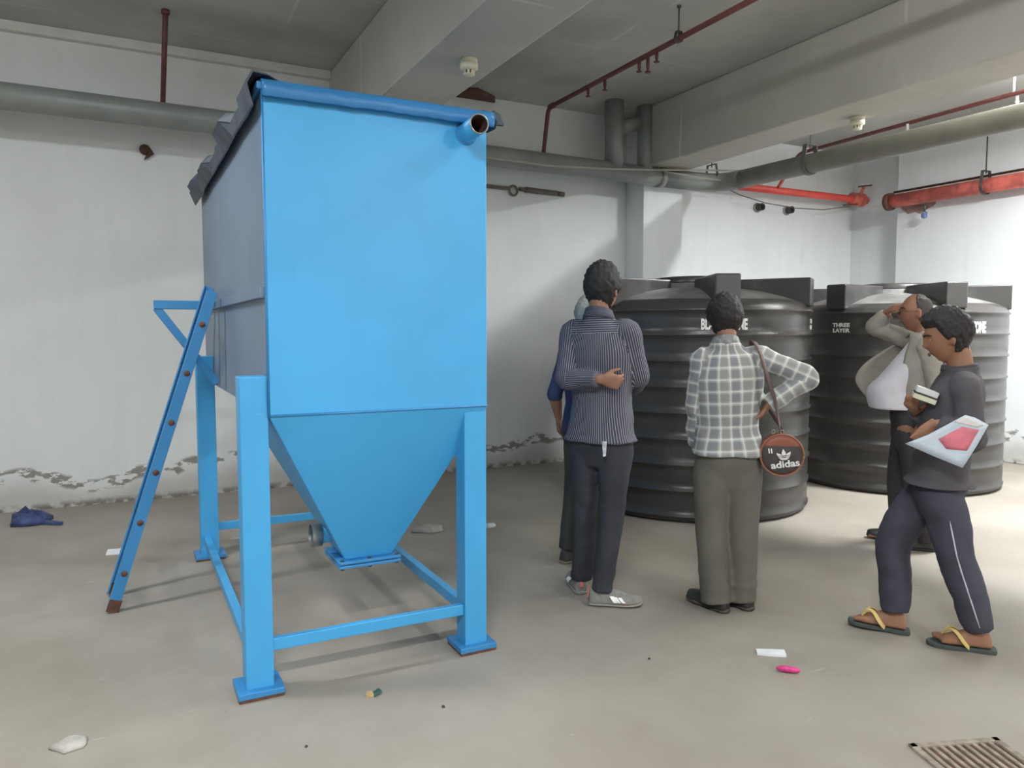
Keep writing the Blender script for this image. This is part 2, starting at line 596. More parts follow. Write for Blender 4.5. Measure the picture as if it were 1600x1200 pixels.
skirt((lx0 + 0.05, ly0 + 0.03, ZT + 0.02), (lx1 - 0.0, ly0 + 0.03, ZT + 0.02), (0, -1, 0), 60, 0.04, 0.05, 5).build('lid_edge', M['blue_edge'], lid)
b = skirt((lx0 + 0.05, ly0 + 0.01, ZT + 0.02), (lx0 + 0.05, ly1, ZT + 0.02), (-1, 0, 0), 60, 0.06, 0.11, 8, 0.05)
b.build('lid_edge', M['lining'], lid)
b = skirt((lx1 - 0.02, ly0 + 0.01, ZT + 0.02), (lx1 - 0.02, ly1, ZT + 0.02), (1, 0, 0), 46, 0.03, 0.06, 11)
b.prism([(0, 0), (0.05, 0.0), (0.03, 0.045), (0.0, 0.06)], lambda u, v, t: (lx1 + 0.01 + u, ly0 + 0.02 + t, ZT - 0.01 + v), 0, 0.02)
b.build('lid_edge', M['lining'], lid)

# legs
LW = 0.107
legs = [(0.384, 3.03, 1.272), (X1 - LW, 3.03, ZB), (0.392, 5.05, 1.29), (X1 - LW, 5.05, ZB)]
for lx, ly, top in legs:
    lg = MB().box(lx, lx + LW, ly, ly + 0.1, 0.03, top).build('leg', M['blue'], tk, 0.005)
    b = MB().box(lx - 0.035, lx + LW + 0.035, ly - 0.035, ly + 0.135, 0.012, 0.036)
    b.build('foot_plate', M['blue_dark'], lg, 0.003)
    MB().box(lx - 0.032, lx + LW + 0.032, ly - 0.032, ly + 0.132, 0.0, 0.012).build('base_shim', M['rust'], lg)
rz0, rz1 = 0.170, 0.219
for nm, bx in (('cross_rail', (0.491, X1 - LW, 3.045, 3.075, rz0, rz1)), ('cross_rail', (0.499, X1 - LW, 5.09, 5.12, rz0, rz1)),
               ('cross_rail', (0.41, 0.45, 3.13, 5.05, 0.105, 0.150)), ('cross_rail', (1.325, 1.365, 3.13, 5.05, rz0, rz1))):
    MB().box(*bx).build(nm, M['blue'], tk, 0.003)
# ladder bracket
b = MB().bar((X0, 4.8, 1.598), (0.158, 4.8, 1.598), 0.045, 0.05)
br = b.build('bracket', M['blue_dark'], tk, 0.003)
MB().bar((0.172, 4.8, 1.580), (0.487, 4.8, 1.135), 0.045, 0.035, (0, 1, 0)).build('bracket_brace', M['blue_dark'], tk, 0.003)

# ------------------------------------------------------------------ ladder
la = thing('ladder', 'narrow blue steel ladder leaning against the left side of the blue tank', 'ladder', (0.16, 4.45, 0))
A0, A1 = Vector((-0.10, 4.30, 0.0)), Vector((0.425, 4.30, 1.655))
B0, B1 = Vector((-0.10, 4.60, 0.0)), Vector((0.438, 4.60, 1.695))
for p, q, s in ((A0, A1, 1), (B0, B1, -1)):
    d = (q - p).normalized()
    b = MB()
    b.bar(p + Vector((0, 0, 0.012)), q, 0.010, 0.055, (0, 0, 1))
    nrm = Vector((d.z, 0, -d.x))
    for e in (-0.0235, 0.0235):
        b.bar(p + nrm * e + Vector((0, s * 0.015, 0.012)), q + nrm * e + Vector((0, s * 0.015, 0)), 0.03, 0.008, nrm)
    rl = b.build('side_rail', M['blue_dark'], la, 0.002)
    f = MB().bar(p + Vector((0, 0, 0.004)), p + d * 0.07, 0.014, 0.060, (0, 0, 1))
    f.build('worn_foot', M['rust'], rl)
for k in range(6):
    t = 0.12 + k * 0.155
    p, q = A0.lerp(A1, t), B0.lerp(B1, t)
    rg = MB().tube([p, q], 0.013, 10).build('rung', M['blue_dark'], la)
    for c, s in ((p, -1), (q, 1)):
        MB().lathe([(0.017, 0), (0.014, 0.006), (0.001, 0.008)], c + Vector((0, s * 0.004, 0)), (0, s, 0), 10).build('weld', M['rust'], rg)


# ------------------------------------------------------------------ text
def text_mesh(s, size, offset=0.0, extrude=0.002, res=3):
    cu = bpy.data.curves.new('txt', 'FONT')
    cu.body = s
    cu.size = size
    cu.offset = offset
    cu.extrude = extrude
    cu.resolution_u = res
    cu.align_x = 'CENTER'
    cu.align_y = 'CENTER'
    o = bpy.data.objects.new('txt', cu)
    COL.objects.link(o)
    dg = bpy.context.evaluated_depsgraph_get()
    me = bpy.data.meshes.new_from_object(o.evaluated_get(dg))
    bpy.data.objects.remove(o)
    bpy.data.curves.remove(cu)
    return me


def fit(me, w, h):
    co = np.array([v.co[:] for v in me.vertices])
    mn, mx = co.min(0), co.max(0)
    for v in me.vertices:
        v.co.x = (v.co.x - (mn[0] + mx[0]) / 2) / (mx[0] - mn[0]) * w
        v.co.y = (v.co.y - (mn[1] + mx[1]) / 2) / (mx[1] - mn[1]) * h
    return me


def wrap_cyl(me, cx, cy, R, ang, zc, base=Matrix.Identity(4)):
    """lay a flat text mesh on a vertical cylinder; ang = outward direction at its middle"""
    for v in me.vertices:
        a = ang + v.co.x / R
        r = R + 0.001 + v.co.z
        v.co = Vector((cx + r * math.cos(a), cy + r * math.sin(a), zc + v.co.y))
    return me


# ------------------------------------------------------------------ black water tanks
def water_tank(c, label, fins, words):
    cx, cy = c
    R = 0.945
    t = thing('water_tank', label, 'water tank', (cx, cy, 0), 0, 'black ribbed water tanks')
    rings = [0.05, 0.246, 0.442, 0.638, 0.834, 1.03, 1.226, 1.42, 1.605]
    prof = [(0.001, 0.0), (R - 0.05, 0.0), (R - 0.01, 0.012), (R, 0.035)]
    for i, z in enumerate(rings):
        prof += [(R, z - 0.014), (R + 0.013, z - 0.007), (R + 0.014, z + 0.004), (R + 0.002, z + 0.012)]
        if i < len(rings) - 1:
            zm = (z + rings[i + 1]) / 2
            prof += [(R + 0.004, zm - 0.03), (R + 0.004, zm + 0.03)]
    prof += [(R - 0.005, 1.632), (R - 0.03, 1.662), (R - 0.09, 1.690)]
    MB().lathe(prof, (cx, cy, 0), n=96, caps=False).build('tank_body', M['tank'], t)
    dome = [(R - 0.09, 1.690), (R - 0.2, 1.725), (R - 0.35, 1.765), (R - 0.5, 1.79), (0.34, 1.80), (0.34, 1.84), (0.001, 1.845)]
    MB().lathe(dome, (cx, cy, 0), n=96, caps=False).build('tank_top', M['tank_top'], t)
    MB().lathe([(0.335, 1.845), (0.335, 1.875), (0.315, 1.893), (0.27, 1.898), (0.001, 1.906)], (cx, cy, 0), n=64, caps=False).build('lid', M['tank'], t)
    for a in fins:
        u = Vector((math.cos(a), math.sin(a), 0))
        w = Vector((-u.y, u.x, 0))
        ctr = Vector((cx, cy, 0))
        b = MB()
        # side outline of a lifting rib: flat top, foot that follows the dome
        out = [(0.33, 1.78), (0.33, 1.868), (0.955, 1.868), (0.957, 1.640), (0.85, 1.640), (0.70, 1.68), (0.5, 1.74)]
        for s in (0,):
            b.prism(out, lambda p, q, tt: ctr + u * p + w * tt * (0.75 + 0.25 * p) + Vector((0, 0, q)), -0.098, 0.098)
        b.build('lifting_rib', M['tank'], t, 0.012)
    for s, w_, h_, ang, z, off in words:
        me = wrap_cyl(fit(text_mesh(s, 0.1, off), w_, h_), cx, cy, R + 0.004, ang, z)
        link('lettering', me, M['ink'], t)
    return t


ang_c1 = math.atan2(-5.06, -4.35)
ang_c2 = math.atan2(-4.87, -6.71)
f1 = [ang_c1 + math.radians(15 + 60 * k) for k in range(6)]
f2 = [ang_c2 + math.radians(30 + 60 * k) for k in range(6)]
water_tank((4.35, 5.06), 'big black ribbed plastic water tank behind the men in striped and plaid shirts', f1,
           [('BLACKSTONE', 0.345, 0.085, ang_c1 + math.radians(14.0), 1.497, 0.004),
            ('THREE\nLAYER', 0.125, 0.085, ang_c1 + math.radians(76), 1.50, 0.003)])
water_tank((6.71, 4.87), 'big black ribbed plastic water tank near the right wall, behind the bald man', f2,
           [('THREE\nLAYER', 0.165, 0.085, ang_c2 + math.radians(-26.5), 1.475, 0.003),
            ('BLACKSTONE', 0.345, 0.10, ang_c2 + math.radians(38.0), 1.478, 0.004)])

# ------------------------------------------------------------------ pipes
def arc(p, c, q, n=8):
    """quadratic bend"""
    p, c, q = Vector(p), Vector(c), Vector(q)
    return [(p * (1 - t) ** 2 + c * 2 * t * (1 - t) + q * t * t) for t in [i / n for i in range(n + 1)]]


PY, PZ, PR = 6.62, 3.10, 0.097
dr = thing('drain_pipe', 'thick grey plastic drain pipe running along the back wall and turning toward the right', 'pipe', (3, PY, 0.0))
MB().tube([(-5.9, PY, 3.16), (2.0, PY, 3.125), (5.2, PY, PZ)], PR, 24).build('wall_run', M['grey_pipe'], dr)
e = arc((5.72, PY, PZ), (6.06, PY, PZ), (6.06, PY - 0.34, PZ), 10)
b = MB().tube([(5.2, PY, PZ)] + e, PR + 0.004, 24)
b.build('elbow', M['grey_pipe'], dr)
MB().tube([(6.06, PY - 0.33, PZ), (6.13, 5.0, PZ), (6.21, 3.4, PZ), (6.38, 0.0, PZ), (6.5, -5.9, PZ)], PR, 24).build('bay_run', M['grey_pipe2'], dr)
for x0 in (5.17,):
    MB().lathe([(PR + 0.012, 0), (PR + 0.012, 0.06)], (x0, PY, PZ), (1, 0, 0), 24).build('coupling', M['grey_pipe'], dr)
for x0, r in ((4.60, 0.098), (5.0, 0.084)):
    MB().tube([(x0, PY, PZ), (x0, PY, CZ)], r, 20).build('down_pipe', M['grey_pipe'], dr)
MB().tube([(4.66, PY + 0.03, 3.56), (4.97, PY + 0.03, 3.66)], 0.075, 18).build('branch_pipe', M['grey_pipe'], dr)


def hanger(label, p, pr, top, rod=0.006, w=0.055, along=(0, 1, 0), m='dark_steel', name='pipe_hanger'):
    """clevis hanger: strap round a pipe, two side straps, a rod up to the ceiling"""
    p = Vector(p)
    al = Vector(along).normalized()
    sd = al.cross(Vector((0, 0, 1))).normalized()
    t = thing(name, label, 'pipe hanger', p)
    b = MB()
    hw = w / 2
    ro = pr + 0.006
    pts = [sd * (ro * math.cos(a)) + Vector((0, 0, ro * math.sin(a))) for a in [PI + PI * k / 14 for k in range(15)]]
    pts = [sd * (-ro * 0.62) + Vector((0, 0, pr * 1.9))] + pts + [sd * (ro * 0.62) + Vector((0, 0, pr * 1.9))]
    n = len(pts)
    vs, fs = [], []
    for k, q in enumerate(pts):
        nrm = (q if 0 < k < n - 1 else q + Vector((0, 0, -pr * 1.2)))
        nrm = Vector(nrm).normalized()
        for s in (-hw, hw):
            for th in (0, 0.005):
                vs.append(p + q + nrm * th + al * s)
    for k in range(n - 1):
        a, c = 4 * k, 4 * k + 4
        fs += [(a, a + 2, c + 2, c), (a + 1, c + 1, c + 3, a + 3), (a, c, c + 1, a + 1), (a + 2, a + 3, c + 3, c + 2)]
    fs += [(0, 1, 3, 2), (4 * n - 4, 4 * n - 2, 4 * n - 1, 4 * n - 3)]
    b.add(vs, fs)
    b.bar(p + sd * (-ro * 0.7) + Vector((0, 0, pr * 1.9)), p + sd * (ro * 0.7) + Vector((0, 0, pr * 1.9)), w, 0.006)
    b.build('strap', M[m], t)
    r = MB().tube([p + Vector((0, 0, pr * 1.9 - 0.03)), (p.x, p.y, top)], rod, 8)
    r.build('rod', M[m], t)
    MB().lathe([(0.018, 0), (0.018, 0.012)], (p.x, p.y, top - 0.012), n=6, smooth=False).build('anchor', M[m], t)
    return t


hanger('grey steel strap hanger holding the thick grey pipe right of its bend', (6.115, 5.42, PZ), PR, CZ, m='strap_steel')
hanger('small steel hanger at the bend of the thick grey pipe, under the beam', (5.9, PY - 0.03, PZ + 0.01), PR, CZ, along=(1, 0, 0), w=0.03)

# dark red sprinkler line under the middle bay, and its two drops
sp = thing('sprinkler_pipe', 'dark red sprinkler pipe under the ceiling between the two beams', 'pipe', (3.7, 3.0, 0))
MB().tube([(3.688, 1.79, 3.592), (3.70, 6.25, 3.585)] + arc((3.70, 6.36, 3.585), (3.705, 6.45, 3.585), (3.72, 6.48, 3.50), 6), 0.021, 12).build('ceiling_run', M['oxide'], sp)
MB().tube([(3.72, 6.48, 3.51), (3.87, 6.86, 3.08)], 0.021, 12).build('drop_pipe', M['oxide'], sp)
MB().lathe([(0.028, -0.035), (0.028, 0.035)], (3.70, 6.36, 3.585), (0, 1, 0), 12).build('socket', M['oxide'], sp)
for y, l in ((5.72, 0.08), (5.46, 0.10), (4.98, 0.09), (4.87, 0.13), (4.76, 0.08)):
    x = 3.695
    n_ = MB().lathe([(0.014, 0), (0.014, -l * 0.55), (0.010, -l * 0.6), (0.010, -l * 0.8), (0.024, -l * 0.84), (0.024, -l * 0.9)], (x, y, 3.57), n=10)
    n_.build('sprinkler_head', M['oxide'], sp)
hanger('small dark hanger with a thin rod on the dark red sprinkler pipe', (3.69, 4.50, 3.59), 0.024, CZ, 0.006, 0.03)
s2 = thing('sprinkler_drop', 'dark red pipe dropping to the grey drain pipe left of the blue tank', 'pipe', (0.33, 6.6, 0))
MB().tube([(0.352, 6.30, CZ - 0.03), (0.335, 6.86, 3.15)], 0.020, 12).build('drop_pipe', M['oxide'], s2)
MB().lathe([(0.03, 0), (0.03, 0.03)], (0.352, 6.30, CZ - 0.03), n=12).build('ceiling_flange', M['oxide'], s2)

# thin red sprinkler line in the right bay
s3 = thing('sprinkler_pipe', 'thin dark red pipe under the bright ceiling, bending down to the red pipe', 'pipe', (7.0, 4.5, 0))
MB().tube([(6.86, -3, 3.52), (7.0, 3.8, 3.52), (7.08, 6.25, 3.515)] + arc((7.085, 6.36, 3.515), (7.09, 6.45, 3.515), (7.10, 6.52, 3.44), 6), 0.020, 12).build('ceiling_run', M['oxide'], s3)
MB().tube([(7.10, 6.52, 3.45), (7.20, 6.88, 3.17)], 0.020, 12).build('drop_pipe', M['red_worn'], s3)
for y in (5.02, 3.98):
    x = 7.02
    MB().lathe([(0.014, 0.0), (0.014, -0.05), (0.022, -0.055), (0.008, -0.075), (0.026, -0.09), (0.026, -0.096)], (x, y, 3.505), n=10).build('sprinkler_head', M['white'], s3)
MB().tube([(7.0, 4.0, 3.53), (7.0, 4.0, CZ)], 0.012, 8).build('support', M['white'], s3)

# red fire main at the back, with a valve, and the thick one on the right wall
fm = thing('fire_pipe', 'bright red fire pipe along the white back wall behind the grey pipe', 'pipe', (7.6, 6.88, 0))
MB().tube([(5.75, 6.88, 3.165), (8.70, 6.88, 3.172), (8.84, 6.88, 3.172)], 0.044, 18).build('pipe_run', M['red'], fm)
vl = MB().lathe([(0.05, -0.11), (0.085, -0.10), (0.085, -0.07), (0.06, -0.05), (0.085, 0.0), (0.06, 0.05), (0.085, 0.07), (0.085, 0.10), (0.05, 0.11)], (8.66, 6.88, 3.172), (1, 0, 0), 20).build('valve', M['red_worn'], fm)
b = MB().tube([(8.70, 6.86, 3.24), (8.72, 6.83, 3.33)], 0.022, 10)
b.build('valve_stem', M['red_worn'], vl)
b = MB().bar((8.62, 6.83, 3.33), (8.83, 6.80, 3.36), 0.03, 0.016)
b.build('valve_handle', M['rust'], vl, 0.003)
MB().bar((8.30, 6.80, 3.06), (8.62, 6.84, 3.11), 0.02, 0.014).build('valve_lever', M['rust'], vl, 0.003)
fr = thing('fire_pipe', 'thick red fire pipe along the white right wall', 'pipe', (8.43, 3, 0))
MB().tube([(8.43, 6.24, 3.027), (8.43, 4.4, 3.027), (8.43, -5.95, 3.027)], 0.081, 20).build('pipe_run', M['red_worn'], fr)
MB().lathe([(0.105, 0.0), (0.105, 0.06)], (8.43, 6.2, 3.027), (0, 1, 0), 20).build('end_flange', M['rust'], fr)
b = MB().tube([(8.49, 6.22, 3.145), (8.49, -5.9, 3.145)], 0.014, 8)
tag(b.build('small_pipe', M['rust']), 'thin rusty pipe lying along the top of the thick red pipe', 'pipe')
hanger('thin steel hanger holding the thick red pipe on the right wall', (8.43, 5.07, 3.027), 0.085, CZ, 0.008, 0.035)
# stained plaster where the red pipe meets the corner
rr = random.Random(5)
poly = [(0.24 * math.cos(a) * rr.uniform(0.75, 1.1), 0.13 * math.sin(a) * rr.uniform(0.75, 1.1)) for a in [2 * PI * k / 18 for k in range(18)]]
b = MB().prism(poly, lambda u, v, t: (8.6 - t, 5.97 + u, 2.99 + v), -0.01, 0.008)
tag(b.build('plaster_stain', M['soil'], bevel=0.004), 'brown rough plaster patch where the thick red pipe meets the corner', 'stain')
v = thing('sprinkler_valve', 'small blue and white tap hanging under the thick red pipe', 'tap', (8.43, 5.77, 2.77))
MB().tube([(0, 0, 0.17), (0, 0, 0.08)], 0.012, 10).build('stem', M['dark_steel'], v, local=True)
MB().lathe([(0.018, 0.0), (0.032, 0.012), (0.032, 0.05), (0.02, 0.08)], (0, 0, 0), n=14).build('tap_body', mat('blue tap', lin(96, 112, 160), 0.5), v, local=True)
MB().box(-0.045, 0.045, -0.012, 0.012, 0.055, 0.07).build('handle', M['steel'], v, local=True)

# pipe stubs and small marks on the walls
for x, lab in ((7.11, 'left one of the two grey pipe stubs on the white back wall'), (7.62, 'right one of the two grey pipe stubs on the white back wall')):
    t = thing('pipe_stub', lab, 'pipe stub', (x, YW, 2.985), 0, 'pipe stubs on the back wall')
    MB().lathe([(0.045, 0), (0.045, -0.10), (0.034, -0.10), (0.034, -0.03)], (0, 0, 0), (0, 1, 0), 18, caps=False).build('stub', M['dark_steel'], t, local=True)
    MB().lathe([(0.06, 0.0), (0.06, -0.015), (0.045, -0.02)], (0, 0, 0), (0, 1, 0), 18).build('flange', M['steel'], t, local=True)
b = MB().lathe([(0.04, 0.0), (0.045, -0.03), (0.03, -0.05), (0.001, -0.05)], (0.207, YW, 2.953), (0, 1, 0), 12)
b.prism([(-0.03, -0.09), (0.05, -0.03), (0.02, 0.02)], lambda u, v, t: (0.225 + u, YW - 0.02 - t, 2.953 + v), 0, 0.02)
tag(b.build('pipe_end', M['rust_dark'], bevel=0.003), 'rusty broken pipe end in the white wall below the grey pipe', 'pipe stub')
cl = thing('wall_shadow_strip', 'dark pipe shadow modelled as a strip with a ring, on the wall right of the blue tank', 'shadow_strip', (3.8, YW - 0.03, 2.9))  # cast shadow of a pipe, modelled as dark strips and a ring
MB().tube([(2.9, YW - 0.03, 2.93), (3.62, YW - 0.03, 2.922)], 0.020, 10).build('shadow_strip', M['shadow_strip'], cl)
MB().tube([(3.73, YW - 0.03, 2.928), (3.80, YW - 0.03, 2.925)], 0.020, 10).build('shadow_strip', M['shadow_strip'], cl)
MB().tube([(3.80, YW - 0.03, 2.925), (4.18, YW - 0.03, 2.918)], 0.030, 10).build('shadow_strip', M['shadow_strip'], cl)
MB().tube([(4.20, YW - 0.03, 2.917), (4.27, YW - 0.03, 2.914)], 0.027, 10).build('shadow_strip', M['shadow_strip'], cl)
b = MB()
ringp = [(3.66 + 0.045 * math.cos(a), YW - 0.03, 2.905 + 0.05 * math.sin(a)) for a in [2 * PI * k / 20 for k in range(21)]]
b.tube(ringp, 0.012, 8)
b.build('shadow_ring', M['shadow_strip'], cl)

# sagging cables
pts = [(1.2, 6.35, 3.16), (2.2, 6.4, 3.085), (3.0, 6.42, 3.05), (3.7, 6.45, 3.045), (4.4, 6.45, 3.08), (5.0, 6.46, 3.13), (5.6, 6.46, 3.185), (6.4, 6.5, 3.26)]
b = MB().tube(pts, 0.010, 8)
tag(b.build('cable', M['cable']), 'pale cable sagging in front of the grey drain pipe', 'cable')
pts = [(5.1, 6.42, 3.115), (5.5, 6.42, 3.10), (5.9, 6.45, 3.10), (6.3, 6.6, 3.11)]
tag(MB().tube(pts, 0.007, 8).build('cable', M['cable']), 'short pale cable over the bend of the grey pipe', 'cable')
pts = [(6.2, 6.86, 3.16), (6.6, 6.86, 3.06), (7.0, 6.86, 3.0), (7.5, 6.86, 2.975), (8.0, 6.86, 2.99), (8.5, 6.85, 3.07)]
tag(MB().tube(pts, 0.005, 6).build('wire', M['black_wire']), 'thin dark wire sagging under the bright red pipe', 'wire')


def detector(label, p):
    t = thing('smoke_detector', label, 'smoke detector', p)
    MB().lathe([(0.055, 0.0), (0.055, -0.02), (0.045, -0.025)], (0, 0, 0), n=28).build('base', M['cream'], t, local=True)
    MB().lathe([(0.045, -0.02), (0.058, -0.03), (0.058, -0.062), (0.04, -0.072)], (0, 0, 0), n=28).build('housing', M['cream'], t, local=True)
    b = MB()
    for k in range(8):
        a = 2 * PI * k / 8
        b.bar((0.032 * math.cos(a), 0.032 * math.sin(a), -0.085), (0.036 * math.cos(a + 0.5), 0.036 * math.sin(a + 0.5), -0.085), 0.004, 0.022)
    b.lathe([(0.001, -0.095), (0.038, -0.095), (0.038, -0.101), (0.001, -0.103)], (0, 0, 0), n=24)
    b.build('sensor_cage', M['cream'], t, local=True)
    MB().lathe([(0.030, -0.07), (0.030, -0.096)], (0, 0, 0), n=20).build('sensor', M['black'], t, local=True)
    MB().lathe([(0.005, 0), (0.005, 0.004), (0.001, 0.006)], (-0.03, -0.050, -0.05), (-0.5, -0.85, 0), 8).build('indicator', M['white'], t, local=True)
    return t


detector('cream smoke detector under the left beam, above the blue tank', (2.03, 4.55, BZ))
detector('cream smoke detector under the right beam, above the thick grey pipe', (5.385, 4.30, BZ))

# ------------------------------------------------------------------ people
def V(*a):
    return Vector(a)


def ring(c, a, b, rx, ry, n=24, e=2.0):
    out = []
    for j in range(n):
        t = 2 * PI * j / n
        ct, st = math.cos(t), math.sin(t)
        x = math.copysign(abs(ct) ** (2 / e), ct) * rx
        y = math.copysign(abs(st) ** (2 / e), st) * ry
        out.append(c + a * x + b * y)
    return out


def spline(pts, n):
    """Catmull-Rom through tuples of equal length"""
    P = [np.array(p, float) for p in pts]
    out = []
    k = len(P) - 1
    for i in range(n + 1):
        t = i / n * k
        j = min(int(t), k - 1)
        u = t - j
        p0, p1, p2, p3 = P[max(j - 1, 0)], P[j], P[j + 1], P[min(j + 2, k)]
        out.append(0.5 * (2 * p1 + (p2 - p0) * u + (2 * p0 - 5 * p1 + 4 * p2 - p3) * u * u + (3 * p1 - p0 - 3 * p2 + p3) * u ** 3))
    return out


def limb(mb, keys, n=20, seg=18):
    """tapering limb through (point, radius) keys"""
    q = spline([tuple(p) + (r,) for p, r in keys], n)
    mb.tube([v[:3] for v in q], [max(0.003, v[3]) for v in q], seg)


def bake(mb, voxel, smooth=3, fac=0.5):
    me = mb.mesh('tmp')
    o = bpy.data.objects.new('tmp', me)
    COL.objects.link(o)
    r = o.modifiers.new('r', 'REMESH')
    r.mode = 'VOXEL'
    r.voxel_size = voxel
    s = o.modifiers.new('s', 'SMOOTH')
    s.factor = fac
    s.iterations = smooth
    dg = bpy.context.evaluated_depsgraph_get()
    out = bpy.data.meshes.new_from_object(o.evaluated_get(dg))
    bpy.data.objects.remove(o)
    out.polygons.foreach_set('use_smooth', [True] * len(out.polygons))
    return out


def folds(me, amp, freq, seed=0.0, gain=None):
    """press cloth folds into a baked garment"""
    nr = [v.normal.copy() for v in me.vertices]
    for v, n in zip(me.vertices, nr):
        p = v.co
        f = noise.noise((p.x * freq[0] + seed, p.y * freq[1], p.z * freq[2])) + 0.5 * noise.noise((p.x * freq[0] * 2.3, p.y * freq[1] * 2.3 + seed, p.z * freq[2] * 2.3))
        g = gain(p) if gain else 1.0
        v.co = p + n * (f * amp * g)
    me.update()
    return me


def head_radius(d, rx, ry, rz, jaw=1.0):
    x, y, z = d
    r = 1 / math.sqrt((x / rx) ** 2 + (y / ry) ** 2 + (z / rz) ** 2)
    return r


def head_point(d, s=1.0, fat=1.0):
    """skin of a head in head space (x right, y forward, z up), centre of the head at 0, about 0.245 high"""
    x, y, z = d
    rx, ry, rz = 0.074, 0.094, 0.122
    r = head_radius(d, rx, ry, rz)
    p = Vector((x, y, z)) * r
    # jaw and chin
    if p.z < 0:
        k = min(1.0, -p.z / 0.12)
        p.x *= 1 - 0.34 * k ** 1.6 * (1 if p.y > -0.02 else 0.5)
        if p.y > 0:
            p.y *= 1 - 0.10 * k
        else:
            p.y *= 1 - 0.42 * k
    if p.y > 0.0:
        f = min(1.0, p.y / 0.07)
        g = lambda cx, cz, sx, sz: math.exp(-((p.x - cx) / sx) ** 2 - ((p.z - cz) / sz) ** 2)
        dy = 0.0
        dy += 0.010 * g(0, 0.000, 0.009, 0.030) + 0.017 * g(0, -0.026, 0.011, 0.015)          # nose
        dy += 0.004 * g(0.016, -0.034, 0.008, 0.009) + 0.004 * g(-0.016, -0.034, 0.008, 0.009)
        dy += 0.005 * g(0.028, 0.026, 0.024, 0.010) + 0.005 * g(-0.028, 0.026, 0.024, 0.010)   # brow
        dy -= 0.009 * g(0.031, 0.004, 0.015, 0.012) + 0.009 * g(-0.031, 0.004, 0.015, 0.012)   # eye sockets
        dy += 0.006 * g(0, -0.060, 0.020, 0.006) + 0.006 * g(0, -0.073, 0.017, 0.006)          # lips
        dy -= 0.005 * g(0, -0.085, 0.022, 0.006)
        dy += 0.010 * g(0, -0.104, 0.020, 0.014)                                               # chin
        dy += 0.004 * g(0.045, -0.03, 0.02, 0.02) + 0.004 * g(-0.045, -0.03, 0.02, 0.02)       # cheeks
        p.y += dy * f
    return p * s


def sphere_dirs(nu=40, nv=30):
    ds = []
    for i in range(nv + 1):
        th = PI * i / nv
        for j in range(nu):
            ph = 2 * PI * j / nu
            ds.append((math.sin(th) * math.cos(ph), math.sin(th) * math.sin(ph), math.cos(th)))
    fs = [(i * nu + j, (i + 1) * nu + j, (i + 1) * nu + (j + 1) % nu, i * nu + (j + 1) % nu) for i in range(nv) for j in range(nu)]
    return ds, fs


DIRS, DFACES = sphere_dirs()


def frame(fwd, up=(0, 0, 1)):
    f = Vector(fwd).normalized()
    r = f.cross(Vector(up)).normalized()
    u = r.cross(f)
    return Matrix((r, f, u)).transposed()      # columns: right, forward, up


def hand(mb, w, fdir, pn, thumb_sign, curl=(35, 45, 30), spread=4.0, s=1.0, thumb=25):
    """palm, five bent fingers; w wrist, fdir finger direction, pn palm normal (the way the fingers close)"""
    f = Vector(fdir).normalized()
    pn = Vector(pn)
    pn = (pn - f * pn.dot(f)).normalized()
    sd = f.cross(pn).normalized() * thumb_sign       # towards the thumb
    w = Vector(w)
    R = [ring(w - f * 0.012 * s, sd, pn, 0.026 * s, 0.020 * s), ring(w + f * 0.02 * s, sd, pn, 0.033 * s, 0.019 * s), ring(w + f * 0.055 * s, sd, pn, 0.041 * s, 0.016 * s, e=2.6),
         ring(w + f * 0.088 * s, sd, pn, 0.041 * s, 0.0135 * s, e=2.6), ring(w + f * 0.098 * s, sd, pn, 0.034 * s, 0.009 * s, e=2.4)]
    mb.loft(R)
    for k, (off, ln) in enumerate(((0.030, 0.072), (0.010, 0.080), (-0.011, 0.074), (-0.031, 0.058))):
        base = w + f * (0.088 - 0.004 * abs(k - 1.2)) * s + sd * off * s
        a = math.radians(spread * (1.5 - k))
        d = (f * math.cos(a) + sd * math.sin(a)).normalized()
        p = base - d * 0.012 * s
        pts = [(p, 0.0092 * s)]
        ang = 0.0
        for c, fr in zip(curl, (0.45, 0.31, 0.24)):
            ang += math.radians(c + 3 * k)
            q = pts[-1][0] + (d * math.cos(ang) + pn * math.sin(ang)) * (ln * fr * s + (0.012 * s if fr == 0.45 else 0))
            pts.append((q, (0.0088 - 0.0008 * len(pts)) * s))
        limb(mb, pts, 12, 10)
    b = w + f * 0.022 * s + sd * 0.024 * s
    a = math.radians(thumb)
    d1 = (f * math.cos(math.radians(48)) + sd * math.sin(math.radians(48))).normalized()
    d1 = (d1 * math.cos(a) + pn * math.sin(a)).normalized()
    d2 = (d1 + f * 0.55 - sd * 0.2 + pn * 0.25).normalized()
    limb(mb, [(b - d1 * 0.01 * s, 0.015 * s), (b + d1 * 0.032 * s, 0.0115 * s), (b + d1 * 0.032 * s + d2 * 0.030 * s, 0.0098 * s), (b + d1 * 0.032 * s + d2 * 0.053 * s, 0.0075 * s)], 12, 10)


def foot_rings(heel, toe, prof):
    """prof: list of (t along foot, half width, height, lift); rings across the foot, flat underneath"""
    heel, toe = Vector(heel), Vector(toe)
    d = toe - heel
    L = d.length
    f = d.normalized()
    sd = f.cross(Vector((0, 0, 1))).normalized()
    up = sd.cross(f)
    R = []
    for t, w, h, l in prof:
        c = heel + f * (t * L)
        R.append([c + sd * (math.cos(a) * w * (1 if math.sin(a) < 0 else 1 - 0.25 * math.sin(a))) + up * (l + (h * math.sin(a) if math.sin(a) > 0 else 0.012 * math.sin(a) + 0.0)) + up * 0.012
                  for a in [2 * PI * k / 20 for k in range(20)]])
    return R


